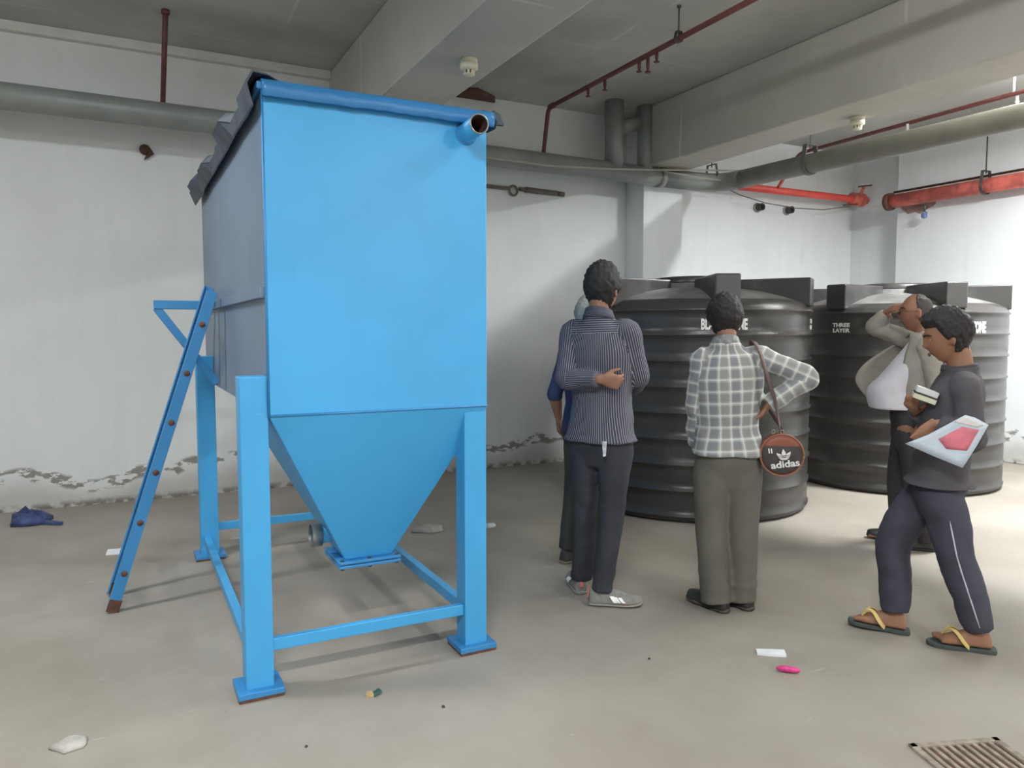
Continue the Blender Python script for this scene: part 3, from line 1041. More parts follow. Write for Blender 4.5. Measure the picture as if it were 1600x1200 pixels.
SHOE = [(-0.02, 0.018, 0.055, 0.004), (0.0, 0.030, 0.075, 0), (0.08, 0.036, 0.085, 0), (0.22, 0.037, 0.088, 0), (0.36, 0.038, 0.078, 0), (0.5, 0.042, 0.064, 0), (0.65, 0.047, 0.052, 0), (0.8, 0.046, 0.042, 0.002), (0.92, 0.037, 0.034, 0.005), (0.98, 0.026, 0.026, 0.008), (1.01, 0.012, 0.014, 0.012)]
SOLE = [(-0.03, 0.020, 0.010, 0), (0.0, 0.033, 0.012, 0), (0.1, 0.039, 0.012, 0), (0.3, 0.039, 0.012, 0), (0.5, 0.044, 0.012, 0), (0.68, 0.050, 0.012, 0), (0.82, 0.048, 0.012, 0.002), (0.93, 0.039, 0.011, 0.006), (0.99, 0.027, 0.010, 0.010), (1.02, 0.012, 0.008, 0.014)]


def seg_dist(p, a, b):
    ab = b - a
    t = max(0.0, min(1.0, (p - a).dot(ab) / ab.length_squared))
    return (p - a - ab * t).length, t


def pattern_uv(me, J, yoke=None, rt=0.115, ra=0.05):
    """cloth coordinates in metres: along and around the torso and each sleeve"""
    uv = me.uv_layers.new(name='cloth')
    bones = [('t', J['pelvis'], J['neck'], rt)]
    for s in 'LR':
        bones.append(('u' + s, J['s' + s], J['e' + s], ra))
        bones.append(('f' + s, J['e' + s], J['w' + s], ra * 0.85))
    lat = (J['sR'] - J['sL']).normalized()
    for poly in me.polygons:
        c = poly.center
        best = min(bones, key=lambda q: seg_dist(c, q[1], q[2])[0] / q[3] - (0.25 if q[0][0] == 'u' and seg_dist(c, q[1], q[2])[1] < 0.02 else 0))
        nm, a, b, r = best
        ax = (b - a).normalized()
        if nm == 't':
            e1 = (lat - ax * lat.dot(ax)).normalized()
        else:
            e1 = (Vector((0, -1, 0.2)) - ax * Vector((0, -1, 0.2)).dot(ax)).normalized()
        e2 = ax.cross(e1)
        ref = None
        for li in poly.loop_indices:
            p = me.vertices[me.loops[li].vertex_index].co
            d = p - a
            v = d.dot(ax)
            if nm == 't':
                th = math.atan2(d.dot(e1), -d.dot(e2))
            else:
                th = math.atan2(d.dot(e2), d.dot(e1))
            if ref is None:
                ref = th
            elif th - ref > PI:
                th -= 2 * PI
            elif ref - th > PI:
                th += 2 * PI
            u = th * (rt * 1.25 if nm == 't' else ra * 1.15)
            if nm[0] == 'f':
                v += (J['e' + nm[1]] - J['s' + nm[1]]).length
            if yoke is not None and nm == 't' and c.z > yoke(c):
                u, v = v, u
            uv.data[li].uv = (u, v)


def cloth(name, c, rough=0.85, var=0.12, scale=9.0):
    return mat(name, c, rough, var, scale, bump=0.25, bscale=180, spec=0.25)


def striped(name, ground, line, per=0.0115, w=0.24):
    t = NT(name, 0.85)
    t.b.inputs['Specular IOR Level'].default_value = 0.25
    uv = t.n('ShaderNodeUVMap', uv_map='cloth').outputs[0]
    u, v, _ = t.xyz(uv)
    f = t.math('FRACT', t.math('DIVIDE', u, per))
    t.color(t.mix(t.math('LESS_THAN', f, w), ground, line))
    return t.m


def plaid(name):
    t = NT(name, 0.85)
    t.b.inputs['Specular IOR Level'].default_value = 0.2
    uv = t.n('ShaderNodeUVMap', uv_map='cloth').outputs[0]
    u, v, _ = t.xyz(uv)
    c = lin(186, 187, 182)
    for ax, per in ((u, 0.062), (v, 0.060)):
        f = t.math('FRACT', t.math('DIVIDE', ax, per))
        wide = t.math('MULTIPLY', t.ramp(f, 0.18, 0.26), t.math('SUBTRACT', 1.0, t.ramp(f, 0.84, 0.92)))
        nd = t.n('ShaderNodeMix', data_type='RGBA', blend_type='MULTIPLY')
        t.l(t.math('MULTIPLY', wide, 0.85), nd.inputs[0])
        if isinstance(c, tuple):
            nd.inputs[6].default_value = c
        else:
            t.l(c, nd.inputs[6])
        nd.inputs[7].default_value = (0.62, 0.62, 0.67, 1)
        c = nd.outputs[2]
    for ax, per in ((u, 0.062), (v, 0.060)):
        f = t.math('FRACT', t.math('DIVIDE', ax, per))
        ln = t.math('MULTIPLY', t.ramp(f, 0.0, 0.04), t.math('SUBTRACT', 1.0, t.ramp(f, 0.10, 0.15)))
        c = t.mix(t.math('MULTIPLY', ln, 0.6), c, lin(218, 219, 212))
    f = t.math('FRACT', t.math('DIVIDE', u, 0.124))
    tint = t.math('MULTIPLY', t.ramp(f, 0.5, 0.6), 0.14)
    c = t.mix(tint, c, lin(196, 188, 160))
    t.color(c)
    return t.m


SKIN = {}


def skin(name, c):
    t = NT(name, 0.55)
    p = t.obj()
    t.color(t.mix(t.ramp(t.noise(p, 16, 4), 0.35, 0.7), tuple(q * 0.9 for q in c[:3]) + (1,), c))
    t.b.inputs['Subsurface Weight'].default_value = 0.06
    t.b.inputs['Subsurface Radius'].default_value = (0.012, 0.005, 0.003)
    return t.m


M['hair'] = mat('black hair', lin(34, 29, 28), 0.7, 0.25, 60, stretch=(3, 3, 0.6), bump=0.8, bscale=90)
M['hair_grey'] = mat('grey hair', lin(150, 150, 144), 0.7, 0.15, 60, bump=0.6, bscale=90)
M['eye'] = mat('eye white', lin(220, 214, 204), 0.3, 0.02)
M['iris'] = mat('dark iris', lin(40, 28, 22), 0.2, 0.05)


def torso_keys(J, k=1.0):
    """(centre, half width, half depth) up the trunk"""
    pe, wa, ch, ne = J['pelvis'], J['waist'], J['chest'], J['neck']
    sh = (J['sL'] + J['sR']) / 2
    hw = (J['sR'] - J['sL']).length / 2
    return [(pe + V(0, 0, -0.10), 0.135 * k, 0.095 * k), (pe + V(0, -0.01, -0.02), 0.158 * k, 0.112 * k), ((pe + wa) / 2, 0.148 * k, 0.104 * k), (wa, 0.138 * k, 0.098 * k),
            ((wa + ch) / 2, 0.150 * k, 0.105 * k), (ch, 0.160 * k, 0.108 * k), (ch.lerp(sh, 0.62), min(0.165 * k, hw * 0.93), 0.096 * k), (sh.lerp(ne, 0.25), hw * 0.80, 0.075 * k), (sh.lerp(ne, 0.62), hw * 0.47, 0.060 * k), (ne + V(0, 0, 0.005), 0.056 * k, 0.056 * k)]


def torso_loft(mb, J, infl=0.0, keys=None, n=26, top_scale=1.0):
    keys = keys or torso_keys(J, J['k'])
    lp = (J['hR'] - J['hL']).normalized()
    ls = (J['sR'] - J['sL']).normalized()
    z0, z1 = keys[0][0].z, keys[-1][0].z
    q = spline([tuple(c) + (rx, ry) for c, rx, ry in keys], n)
    R = []
    for i, v in enumerate(q):
        t = max(0, min(1, (v[2] - z0) / (z1 - z0)))
        a = lp.lerp(ls, t)
        a.z *= 0.5
        a.normalize()
        ax = Vector((0, 0, 1))
        b = ax.cross(a).normalized()
        R.append(ring(Vector(v[:3]), a, b, v[3] + infl, v[4] + infl, 32, 2.25))
    mb.loft(R)


def person(label, loc, heading, J, skin_m, hair=None, hands={}, head_fwd=(0, 1, 0), head_s=1.0, bare_feet=False, group=None, face_k=1.0):
    """one continuous body mesh; J holds the joints in person space (x right, y forward, z up)"""
    Mx = Matrix.Translation(Vector((loc[0], loc[1], 0))) @ Matrix.Rotation(-math.radians(heading), 4, 'Z')
    k = J['k']
    mb = MB()
    torso_loft(mb, J)
    hf = frame(head_fwd)
    hc = J['head']
    nb = J['neck']
    limb(mb, [(nb + V(0, 0, -0.05), 0.062 * k), (nb + V(0, 0, 0.01), 0.055 * k), ((nb * 0.5 + hc * 0.5) + hf @ V(0, -0.02, -0.015), 0.053 * k), (hc + hf @ V(0, -0.015, -0.03), 0.056 * k)], 12)
    mb.add([hc + hf @ head_point(d, head_s) for d in DIRS], DFACES, True)
    for s in (-1, 1):     # ears
        ec = hc + hf @ (V(s * 0.074, -0.006, -0.008) * head_s)
        mb.add([ec + hf @ (V(d[0] * 0.010 + s * 0.010 * (1 if d[1] < 0 else 0.2), d[1] * 0.017, d[2] * 0.031) * head_s) for d in DIRS], DFACES, True)
    for s, sg in (('L', -1), ('R', 1)):
        S_, E_, W_ = J['s' + s], J['e' + s], J['w' + s]
        ch = J['chest']
        inn = S_.lerp(V(0, S_.y, S_.z - 0.03), 0.45)
        limb(mb, [(inn, 0.060 * k), (S_, 0.054 * k), (S_.lerp(E_, 0.35), 0.047 * k), (S_.lerp(E_, 0.75), 0.041 * k), (E_, 0.037 * k), (E_.lerp(W_, 0.25), 0.040 * k), (E_.lerp(W_, 0.7), 0.031 * k), (W_, 0.025 * k)], 30)
        if s in hands:
            h = dict(hands[s])
            hand(mb, W_, h['f'], h['pn'], h.get('side', 1), h.get('curl', (30, 40, 30)), h.get('spread', 4), h.get('s', 0.95 * k / 1.0), h.get('thumb', 25))
        H_, K_, A_ = J['h' + s], J['k' + s], J['a' + s]
        limb(mb, [(H_ + V(0, 0, 0.03), 0.080 * k), (H_ + V(0, 0, -0.06), 0.086 * k), (H_.lerp(K_, 0.5), 0.070 * k), (K_, 0.053 * k), (K_.lerp(A_, 0.3), 0.054 * k), (K_.lerp(A_, 0.7), 0.040 * k), (A_, 0.035 * k)], 34)
        heel, toe = J['heel' + s], J['toe' + s]
        L = (toe - heel).length
        FOOT = [(0.01, 0.018, 0.03, 0.0), (0.06, 0.029, 0.06, 0), (0.2, 0.031, 0.085, 0), (0.36, 0.033, 0.075, 0), (0.52, 0.037, 0.055, 0), (0.68, 0.043, 0.038, 0), (0.78, 0.043, 0.026, 0), (0.84, 0.038, 0.018, 0)]
        mb.loft(foot_rings(heel, toe, FOOT))
        fd = (toe - heel).normalized()
        sd = fd.cross(V(0, 0, 1)).normalized() * sg          # outer side
        for q in range(5):
            o = -0.030 + q * 0.0165
            ln = (0.165, 0.15, 0.13, 0.105, 0.075)[q] * L
            r0 = (0.0135, 0.0100, 0.0095, 0.009, 0.0085)[q]
            p0 = heel + fd * (0.82 * L - 0.002 * q * q) + sd * o + V(0, 0, 0.019)
            limb(mb, [(p0 - fd * 0.02, r0), (p0 + fd * ln * 0.5, r0), (p0 + fd * (ln - 0.005) - V(0, 0, 0.004), r0 * 0.85)], 8, 10)
    me = bake(mb, 0.0062, 2, 0.45)
    o = bpy.data.objects.new('person', me)
    me.name = 'person'
    COL.objects.link(o)
    me.materials.append(skin_m)
    o.matrix_world = Mx
    WM[o.name] = Mx
    tag(o, label, 'person', group)
    # eyes, brows and lips
    for s in (-1, 1):
        c = hc + hf @ (V(s * 0.031, 0.0665, 0.004) * head_s)
        e = MB().add([c + hf @ (Vector(d) * 0.0115) for d in DIRS], DFACES, True).build('eye', M['eye'], o, local=True)
        c2 = c + hf @ V(0, 0.0085, -0.001)
        MB().add([c2 + hf @ V(d[0] * 0.0055, d[1] * 0.0035, d[2] * 0.0055) for d in DIRS], DFACES, True).build('iris', M['iris'], e, local=True)
        pts = [hc + hf @ (V(s * x, y, z) * head_s) for x, y, z in ((0.012, 0.095, 0.022), (0.028, 0.0925, 0.029), (0.044, 0.080, 0.026), (0.052, 0.070, 0.020))]
        MB().tube(pts, [0.003, 0.0042, 0.0036, 0.002], 8).build('eyebrow', M['hair'] if hair != 'grey' else M['hair_grey'], o, local=True)
    lp = MB()
    for z, r in ((-0.061, 0.0045), (-0.070, 0.005)):
        lp.tube([hc + hf @ (V(x, 0.0885 - 9.0 * x * x, z + abs(x) * 0.10 * (-1 if z > -0.065 else 1)) * head_s) for x in (-0.022, -0.012, 0, 0.012, 0.022)], [0.002, r, r, r, 0.002], 8)
    lp.build('lips', M['lips'], o, local=True)
    return o, hf, hc


M['lips'] = mat('lips', lin(122, 78, 64), 0.5, 0.08)


def sm(a, b, x):
    t = max(0.0, min(1.0, (x - a) / (b - a)))
    return t * t * (3 - 2 * t)


def hair_cap(o, hf, hc, s, m, line, thick, seed=0, name='hair', rough=0.006):
    """hair as a shell over the skull; line(phi) = height of its edge, phi 0 = face, pi = nape"""
    ds, fs = sphere_dirs(72, 54)
    vs = []
    for d in ds:
        p = head_point(d, s)
        ph = abs(math.atan2(d[0], d[1]))
        e = (p.z / s - line(ph)) / 0.012
        t = max(0.0, min(1.0, e * 0.5 + 0.5))
        th = thick(ph, p.z / s) * t - 0.012 * (1 - t)
        n = Vector(d)
        th += t * rough * (noise.noise((d[0] * 9 + seed, d[1] * 9, d[2] * 4)) + 0.7 * noise.noise((d[0] * 22, d[1] * 22 + seed, d[2] * 7)))
        vs.append(hc + hf @ (p + n * th))
    return MB().add(vs, fs, True).build(name, m, o, local=True)


def garment(o, name, me, m, parent=None):
    g = bpy.data.objects.new(name, me)
    me.name = name
    COL.objects.link(g)
    me.materials.append(m)
    g.parent = parent or o
    WM[g.name] = WM[o.name]
    return g


def shirt_mesh(J, hem, infl=0.016, sleeve=(0.062, 0.054, 0.040), cuff=1.0, vox=0.0095, belly=0.0, sleeves='LR', hem_flare=0.012, hem_pts=None):
    """shirt: trunk from hem to collar, sleeves down to the share 'cuff' of the forearm"""
    k = J['k']
    mb = MB()
    keys = [q for q in torso_keys(J, k) if q[0].z > hem + 0.03]
    rx, ry = keys[0][1], keys[0][2]
    c0 = keys[0][0].copy()
    low = [(V(c0.x, c0.y, hem), max(rx, 0.152 * k) + hem_flare, max(ry, 0.112 * k) + hem_flare)]
    keys = low + keys
    keys = keys[:-1] + [(J['neck'] + V(0, 0, 0.012), 0.058 * k, 0.060 * k)]
    if belly:
        wz = J['waist'].z
        keys = [(c + V(0, belly * 0.5 * math.exp(-((c.z - wz + 0.02) / 0.15) ** 2), 0), rx_ + belly * 0.25 * math.exp(-((c.z - wz) / 0.16) ** 2), ry_ + belly * 0.5 * math.exp(-((c.z - wz + 0.02) / 0.15) ** 2)) for c, rx_, ry_ in keys]
    torso_loft(mb, J, infl, keys, 30)
    for s in sleeves:
        S_, E_, W_ = J['s' + s], J['e' + s], J['w' + s]
        inn = S_.lerp(V(J['neck'].x, S_.y, S_.z - 0.03), 0.42)
        r0, r1, r2 = [r * k for r in sleeve]
        ks = [(inn, r0 * 1.05), (S_, r0 * 1.03), (S_.lerp(E_, 0.4), r0 * 0.95), (S_.lerp(E_, 0.8), r1)]
        if cuff > 0:
            ks += [(E_, r1 * 0.98), (E_.lerp(W_, 0.3 * cuff), r1 * 0.95), (E_.lerp(W_, 0.75 * cuff), r2 * 1.1), (E_.lerp(W_, cuff), r2)]
        limb(mb, ks, 34, 20)
    return bake(mb, vox, 4, 0.5)


def trouser_mesh(J, top, r=(0.098, 0.080, 0.066, 0.056, 0.054), drop=0.02, vox=0.0095, waist=1.0):
    k = J['k']
    mb = MB()
    pe = J['pelvis']
    keys = [(V(pe.x, pe.y, pe.z - 0.20), 0.10 * k, 0.066 * k), (V(pe.x, pe.y, pe.z - 0.13), 0.150 * k, 0.098 * k), (V(pe.x, pe.y - 0.01, pe.z - 0.05), 0.160 * k, 0.113 * k), (V(pe.x, pe.y - 0.005, pe.z + 0.03), 0.140 * k * waist, 0.098 * k * waist), (V(pe.x, pe.y, top), 0.120 * k * waist, 0.085 * k * waist)]
    torso_loft(mb, J, 0.008, keys, 14)
    for s in 'LR':
        H_, K_, A_ = J['h' + s], J['k' + s], J['a' + s]
        limb(mb, [(H_ + V(0, 0, 0.0), r[0] * 0.74 * k), (H_ + V(0, 0, -0.09), r[0] * 0.95 * k), (H_.lerp(K_, 0.5), r[1] * k), (K_, r[2] * k), (K_.lerp(A_, 0.45), (r[2] + r[3]) / 2 * k), (K_.lerp(A_, 0.85), r[3] * k), (A_ + (A_ - K_).normalized() * drop, r[4] * k)], 36, 22)
    return bake(mb, vox, 4, 0.5)


def shoes(o, J, upper, sole, extra=None, prof=SHOE):
    for s in 'LR':
        heel, toe = J['heel' + s], J['toe' + s]
        d = (toe - heel).normalized()
        sd = d.cross(V(0, 0, 1)).normalized()
        h2 = heel + V(0, 0, 0.012)
        t2 = toe + V(0, 0, 0.012)
        sh = MB().loft(foot_rings(h2, t2, prof)).build('shoe', upper, o, local=True)
        sm = sh.modifiers.new('round', 'SUBSURF')
        sm.levels = 1
        sm.render_levels = 1
        sl = MB().loft(foot_rings(heel - V(0, 0, 0.0), toe, SOLE)).build('sole', sole, sh, 0.0, local=True)
        if extra:
            extra(sh, heel, toe, d, sd, s)


def collar(o, J, m, r=0.066, h=0.042, tilt=0.012):
    c = J['neck'] + V(0, 0.0, -0.008)
    k = J['k']
    n = 30
    rings = []
    for rr, z in ((r * 1.12, -0.012), (r * 1.02, h * 0.6), (r * 0.98, h), (r * 1.06, h * 0.98), (r * 1.24, h * 0.15), (r * 1.3, -0.014)):
        rings.append([c + V(math.cos(a) * rr * k, math.sin(a) * rr * 0.98 * k, z - tilt * math.sin(a) * 1.6) for a in [2 * PI * j / n for j in range(n)]])
    return MB().loft(rings, closed=True).build('collar', m, o, local=True)


def joints(**kw):
    return {a: (Vector(b) if isinstance(b, tuple) else b) for a, b in kw.items()}


# --- tall man in the striped shirt, back to us, one hand behind his back
J = joints(k=1.03, pelvis=(0, 0, 0.93), waist=(0, 0.0, 1.09), chest=(-0.01, 0.0, 1.32), neck=(-0.02, 0.0, 1.525), head=(-0.012, 0.028, 1.66),
           sL=(-0.172, -0.01, 1.445), sR=(0.140, 0.012, 1.445), eL=(-0.145, -0.135, 1.195), wL=(0.075, -0.175, 1.205), eR=(0.175, 0.085, 1.205), wR=(0.06, 0.27, 1.12),
           hL=(-0.085, 0, 0.91), hR=(0.085, 0, 0.91), kL=(-0.105, 0.025, 0.48), kR=(0.070, -0.015, 0.475), aL=(-0.130, 0.045, 0.085), aR=(0.045, -0.075, 0.085),
           heelL=(-0.115, 0.005, 0.0), toeL=(-0.275, 0.205, 0.0), heelR=(-0.010, -0.108, 0.0), toeR=(0.235, 0.005, 0.0))
sk = skin('brown skin', lin(150, 108, 86))
p1, hf, hc = person('tall person in dark pinstriped shirt, back turned, one hand clasped behind the back', (2.25, 3.33), 58, J, sk, hands={'L': dict(f=(0.9, 0.28, -0.18), pn=(0.15, 0.95, 0.1), side=1, curl=(48, 50, 35)), 'R': dict(f=(-0.85, 0.4, 0.1), pn=(0, -1, 0), side=1)}, head_fwd=(0.10, 1, 0.06))
stripe = striped('pinstriped cotton', lin(66, 65, 76), lin(150, 150, 160))
me = shirt_mesh(J, 0.865, 0.018, (0.062, 0.054, 0.043), 0.93, hem_flare=0.024)
folds(me, 0.007, (9, 9, 4.5), 1.0, lambda p: 1.0 if p.z < 1.3 else 0.45)
folds(me, 0.006, (3, 3, 17), 4.0, lambda p: math.exp(-((p.z - 1.03) / 0.10) ** 2))
pattern_uv(me, J, yoke=lambda c: 1.435)
sh = garment(p1, 'shirt', me, stripe)
collar(p1, J, stripe_c := mat('striped collar', lin(74, 74, 88), 0.85, 0.25, 30, stretch=(1, 1, 6)))
jean = cloth('dark navy denim', lin(58, 59, 66), 0.9, 0.18, 7)
me = trouser_mesh(J, 1.0, (0.096, 0.081, 0.066, 0.056, 0.058), 0.012)
folds(me, 0.004, (6, 6, 16), 2.0, lambda p: 0.5 + 1.6 * math.exp(-((p.z - 0.12) / 0.08) ** 2) + math.exp(-((p.z - 0.5) / 0.1) ** 2))
garment(p1, 'trousers', me, jean)
b = MB().prism([(-0.012, 0), (0.012, 0), (0.008, -0.075), (-0.006, -0.08)], lambda u, v, t: (0.085 + u + t * 0.0, -0.150 - t, 0.885 + v), 0, 0.004)
b.build('shirt_tag', mat('white shirt tail lining', lin(210, 212, 218), 0.8, 0.3, 60), sh, local=True)
grey_knit = mat('grey trainer knit', lin(134, 132, 127), 0.85, 0.12, 40, bump=0.4, bscale=200)
foam = mat('grey trainer sole', lin(142, 140, 134), 0.7, 0.06)
refl = mat('white reflective stripe', lin(250, 250, 250), 0.35, 0.01)
coral = mat('coral heel tab', lin(212, 122, 108), 0.7, 0.08)


def trainer_marks(sh_, heel, toe, d, sd, s):
    for t0, w_, hh in ((0.50, 0.022, 0.050), (0.575, 0.012, 0.044), (0.655, 0.018, 0.040)):
        L = (toe - heel).length
        for e in (1, -1):
            bb = MB()
            vs = []
            for q in range(5):
                zz = 0.030 + hh * q / 4 * 0.62
                out = 0.0445 * (1 - 0.30 * (q / 4) ** 2.2) + 0.004
                for w2 in (-w_ / 2, w_ / 2):
                    vs.append(heel + d * (t0 * L + w2 - 0.022 * q / 4) + sd * e * out + V(0, 0, zz))
            fs = [(2 * i, 2 * i + 1, 2 * i + 3, 2 * i + 2) for i in range(4)]
            o_ = bb.add(vs, fs).build('stripe', refl, sh_, local=True)
            so = o_.modifiers.new('thick', 'SOLIDIFY')
            so.thickness = 0.003
    MB().bar(heel - d * 0.012 + V(0, 0, 0.045), heel - d * 0.002 + V(0, 0, 0.105), 0.018, 0.006, d).build('heel_tab', coral, sh_, 0.002, local=True)


shoes(p1, J, grey_knit, foam, trainer_marks)
hair_cap(p1, hf, hc, 1.0, M['hair'], lambda ph: 0.075 if ph < 0.9 else (0.075 - 0.10 * (ph - 0.9) / 0.5 if ph < 1.4 else (-0.025 + 0.02 * math.sin((ph - 1.4) * 6) if ph < 1.75 else -0.095 + 0.01 * math.sin(ph * 9))), lambda ph, z: 0.010 + 0.020 * sm(-0.05, 0.06, z) + 0.010 * sm(0.05, 0.11, z), 2.0, rough=0.008)

# --- man in the plaid shirt, hand on hip, with shoulder bag
J = joints(k=0.95, pelvis=(0, 0, 0.84), waist=(-0.005, 0, 0.99), chest=(-0.005, 0, 1.20), neck=(-0.025, 0.005, 1.380), head=(-0.030, 0.022, 1.508),
           sL=(-0.140, 0.0, 1.305), sR=(0.145, -0.005, 1.315), eL=(-0.165, 0.02, 1.07), wL=(-0.150, 0.075, 0.85), eR=(0.375, -0.045, 1.215), wR=(0.185, -0.045, 1.075),
           hL=(-0.078, 0, 0.82), hR=(0.078, 0, 0.82), kL=(-0.078, 0.0, 0.43), kR=(0.080, 0.005, 0.43), aL=(-0.055, -0.045, 0.085), aR=(0.085, 0.01, 0.085),
           heelL=(-0.005, -0.085, 0.0), toeL=(-0.175, 0.11, 0.0), heelR=(0.125, -0.035, 0.0), toeR=(-0.02, 0.15, 0.0))
p2, hf, hc = person('person in grey and white plaid shirt with a round bag, hand on hip', (2.76, 2.92), 35, J, sk, hands={'R': dict(f=(-0.45, 0.45, -0.75), pn=(-0.8, 0.1, 0.45), side=-1, curl=(22, 25, 15), thumb=5), 'L': dict(f=(0.25, 0.7, -0.7), pn=(0.9, -0.1, 0.2), side=1)}, head_fwd=(-0.22, 1, 0.0), head_s=0.92)
pl = plaid('grey and white plaid cotton')
me = shirt_mesh(J, 0.815, 0.022, (0.062, 0.058, 0.050), 1.0, hem_flare=0.020)
folds(me, 0.008, (8, 8, 4.0), 3.0, lambda p: 1.0 if p.z < 1.2 else 0.5)
folds(me, 0.009, (3, 3, 15), 7.0, lambda p: math.exp(-((p.z - 0.93) / 0.07) ** 2) + (0.9 if abs(p.x) > 0.19 else 0))
pattern_uv(me, J, yoke=None)
garment(p2, 'shirt', me, pl)
collar(p2, J, cloth('plaid collar cloth', lin(142, 142, 142), 0.85, 0.35, 40), 0.064, 0.040)
me = trouser_mesh(J, 0.90, (0.108, 0.098, 0.087, 0.083, 0.080), 0.045)
folds(me, 0.005, (7, 7, 2.2), 5.0)
folds(me, 0.006, (4, 4, 20), 2.0, lambda p: math.exp(-((p.z - 0.14) / 0.08) ** 2))
garment(p2, 'trousers', me, cloth('grey green trouser cloth', lin(102, 99, 91), 0.85, 0.10, 5))
leather = mat('black shoe leather', lin(48, 46, 46), 0.32, 0.12, 12)
shoes(p2, J, leather, mat('dark shoe sole', lin(70, 66, 62), 0.7, 0.1))
hair_cap(p2, hf, hc, 0.92, M['hair'], lambda ph: 0.070 if ph < 0.9 else (0.070 - 0.09 * (ph - 0.9) / 0.5 if ph < 1.4 else (-0.02 if ph < 1.75 else -0.105)), lambda ph, z: 0.010 + 0.018 * sm(-0.07, 0.05, z), 5.0, rough=0.008)

# round bag on a strap over his right shoulder
P2 = WM[p2.name]
bag = thing('shoulder_bag', 'round brown and black shoulder bag with a white three-leaf emblem, hanging at the plaid hip', 'bag', P2 @ V(0.248, -0.075, 0.72), -math.radians(35 + 3))
br_l = mat('russet leather', lin(132, 72, 52), 0.5, 0.12, 12)
bl_f = mat('dark bag cloth', lin(66, 58, 58), 0.7, 0.12, 20)
BR = 0.108
Rm = Matrix.Rotation(math.radians(0), 4, 'Y')


def bagp(x, y, z):
    """bag space: x right, z up from the bag's middle, y away from us"""
    return V(x, y, z + BR)


def disc(rad, y0, y1, bulge, zlo=-9, zhi=9, n=48):
    """domed slab with a round outline, clipped between two heights"""
    b = MB()
    rings = []
    for rr, yy in ((rad, y1), (rad * 1.0, y0 + bulge), (rad * 0.96, y0 + bulge * 0.45), (rad * 0.7, y0 + 0.1 * bulge), (0.001, y0)):
        rings.append([bagp(math.cos(a) * rr, yy, max(zlo, min(zhi, math.sin(a) * rr))) for a in [2 * PI * j / n for j in range(n)]])
    return b.loft(rings)


disc(BR, -0.028, 0.032, 0.014).build('bag_body', br_l, bag, local=True)
disc(BR - 0.010, -0.0315, -0.012, 0.010, zhi=0.046).build('front_panel', bl_f, bag, local=True)
rg = MB().tube([bagp(math.cos(a) * (BR - 0.004), -0.022, math.sin(a) * (BR - 0.004)) for a in [2 * PI * j / 48 for j in range(49)]], 0.0045, 8)
rg.build('piping', mat('tan piping', lin(146, 96, 74), 0.55, 0.08), bag, local=True)
# the emblem: three leaves crossed by bars, and the word beneath
tilt = math.radians(9)


def bflat(u, v, t):
    c, s_ = math.cos(tilt), math.sin(tilt)
    x, z = u * c - v * s_, u * s_ + v * c
    return bagp(x + 0.008, -0.0335 - t, z)


def leaf(ang, w, h, oy):
    pts = []
    for t in [i / 12 for i in range(13)]:
        pts.append((w * math.sin(PI * t ** 0.8) * 0.5, h * t))
    for t in [i / 12 for i in range(11, 0, -1)]:
        pts.append((-w * math.sin(PI * t ** 0.8) * 0.5, h * t))
    c, s_ = math.cos(ang), math.sin(ang)
    return [(x * c - y * s_, x * s_ + y * c + oy) for x, y in pts]


em = MB()
for a, w_, h_ in ((0, 0.024, 0.056), (0.72, 0.022, 0.052), (-0.72, 0.022, 0.052)):
    em.prism(leaf(a, w_, h_, -0.022), bflat, 0, 0.0015)
em.prism([(-0.030, 0.004), (0.030, 0.004), (0.020, -0.012), (0.008, -0.021), (-0.008, -0.021), (-0.020, -0.012)], bflat, 0, 0.0014)
emb = em.build('emblem', M['ink'], bag, local=True)
em = MB()
for z in (-0.001, -0.009):
    em.prism([(-0.032, z), (0.032, z), (0.032, z + 0.0022), (-0.032, z + 0.0022)], bflat, 0.001, 0.0026)
for a in (0.33, -0.33):
    c, s_ = math.cos(a), math.sin(a)
    em.prism([(x * c - y * s_, x * s_ + y * c - 0.02) for x, y in ((-0.0008, 0.012), (0.0008, 0.012), (0.0008, 0.05), (-0.0008, 0.05))], bflat, 0.001, 0.0026)
em.build('emblem_gap', bl_f, emb, local=True)
me = fit(text_mesh('adidas', 0.1, 0.0025, 0.0008, 6), 0.138, 0.036)
for v in me.vertices:
    v.co = bflat(v.co.x, v.co.y - 0.042, 0.0008 + v.co.z * 0.5)
link('lettering', me, M['ink'], bag, local=True)
zp = MB()
for q in (0.0, 0.012):
    zp.bar(bagp(-0.066 + q, -0.036, 0.034), bagp(-0.062 + q, -0.036, 0.010), 0.006, 0.002, (0, 1, 0))
zp.build('zip_pull', M['white'], bag, local=True)
for s_ in (-1, 1):
    MB().tube([bagp(s_ * 0.020 + 0.008 * math.cos(a) - 0.02, 0.0, BR + 0.006 + 0.010 * math.sin(a)) for a in [2 * PI * j / 16 for j in range(17)]], 0.0018, 6).build('ring', M['steel'], bag, local=True)
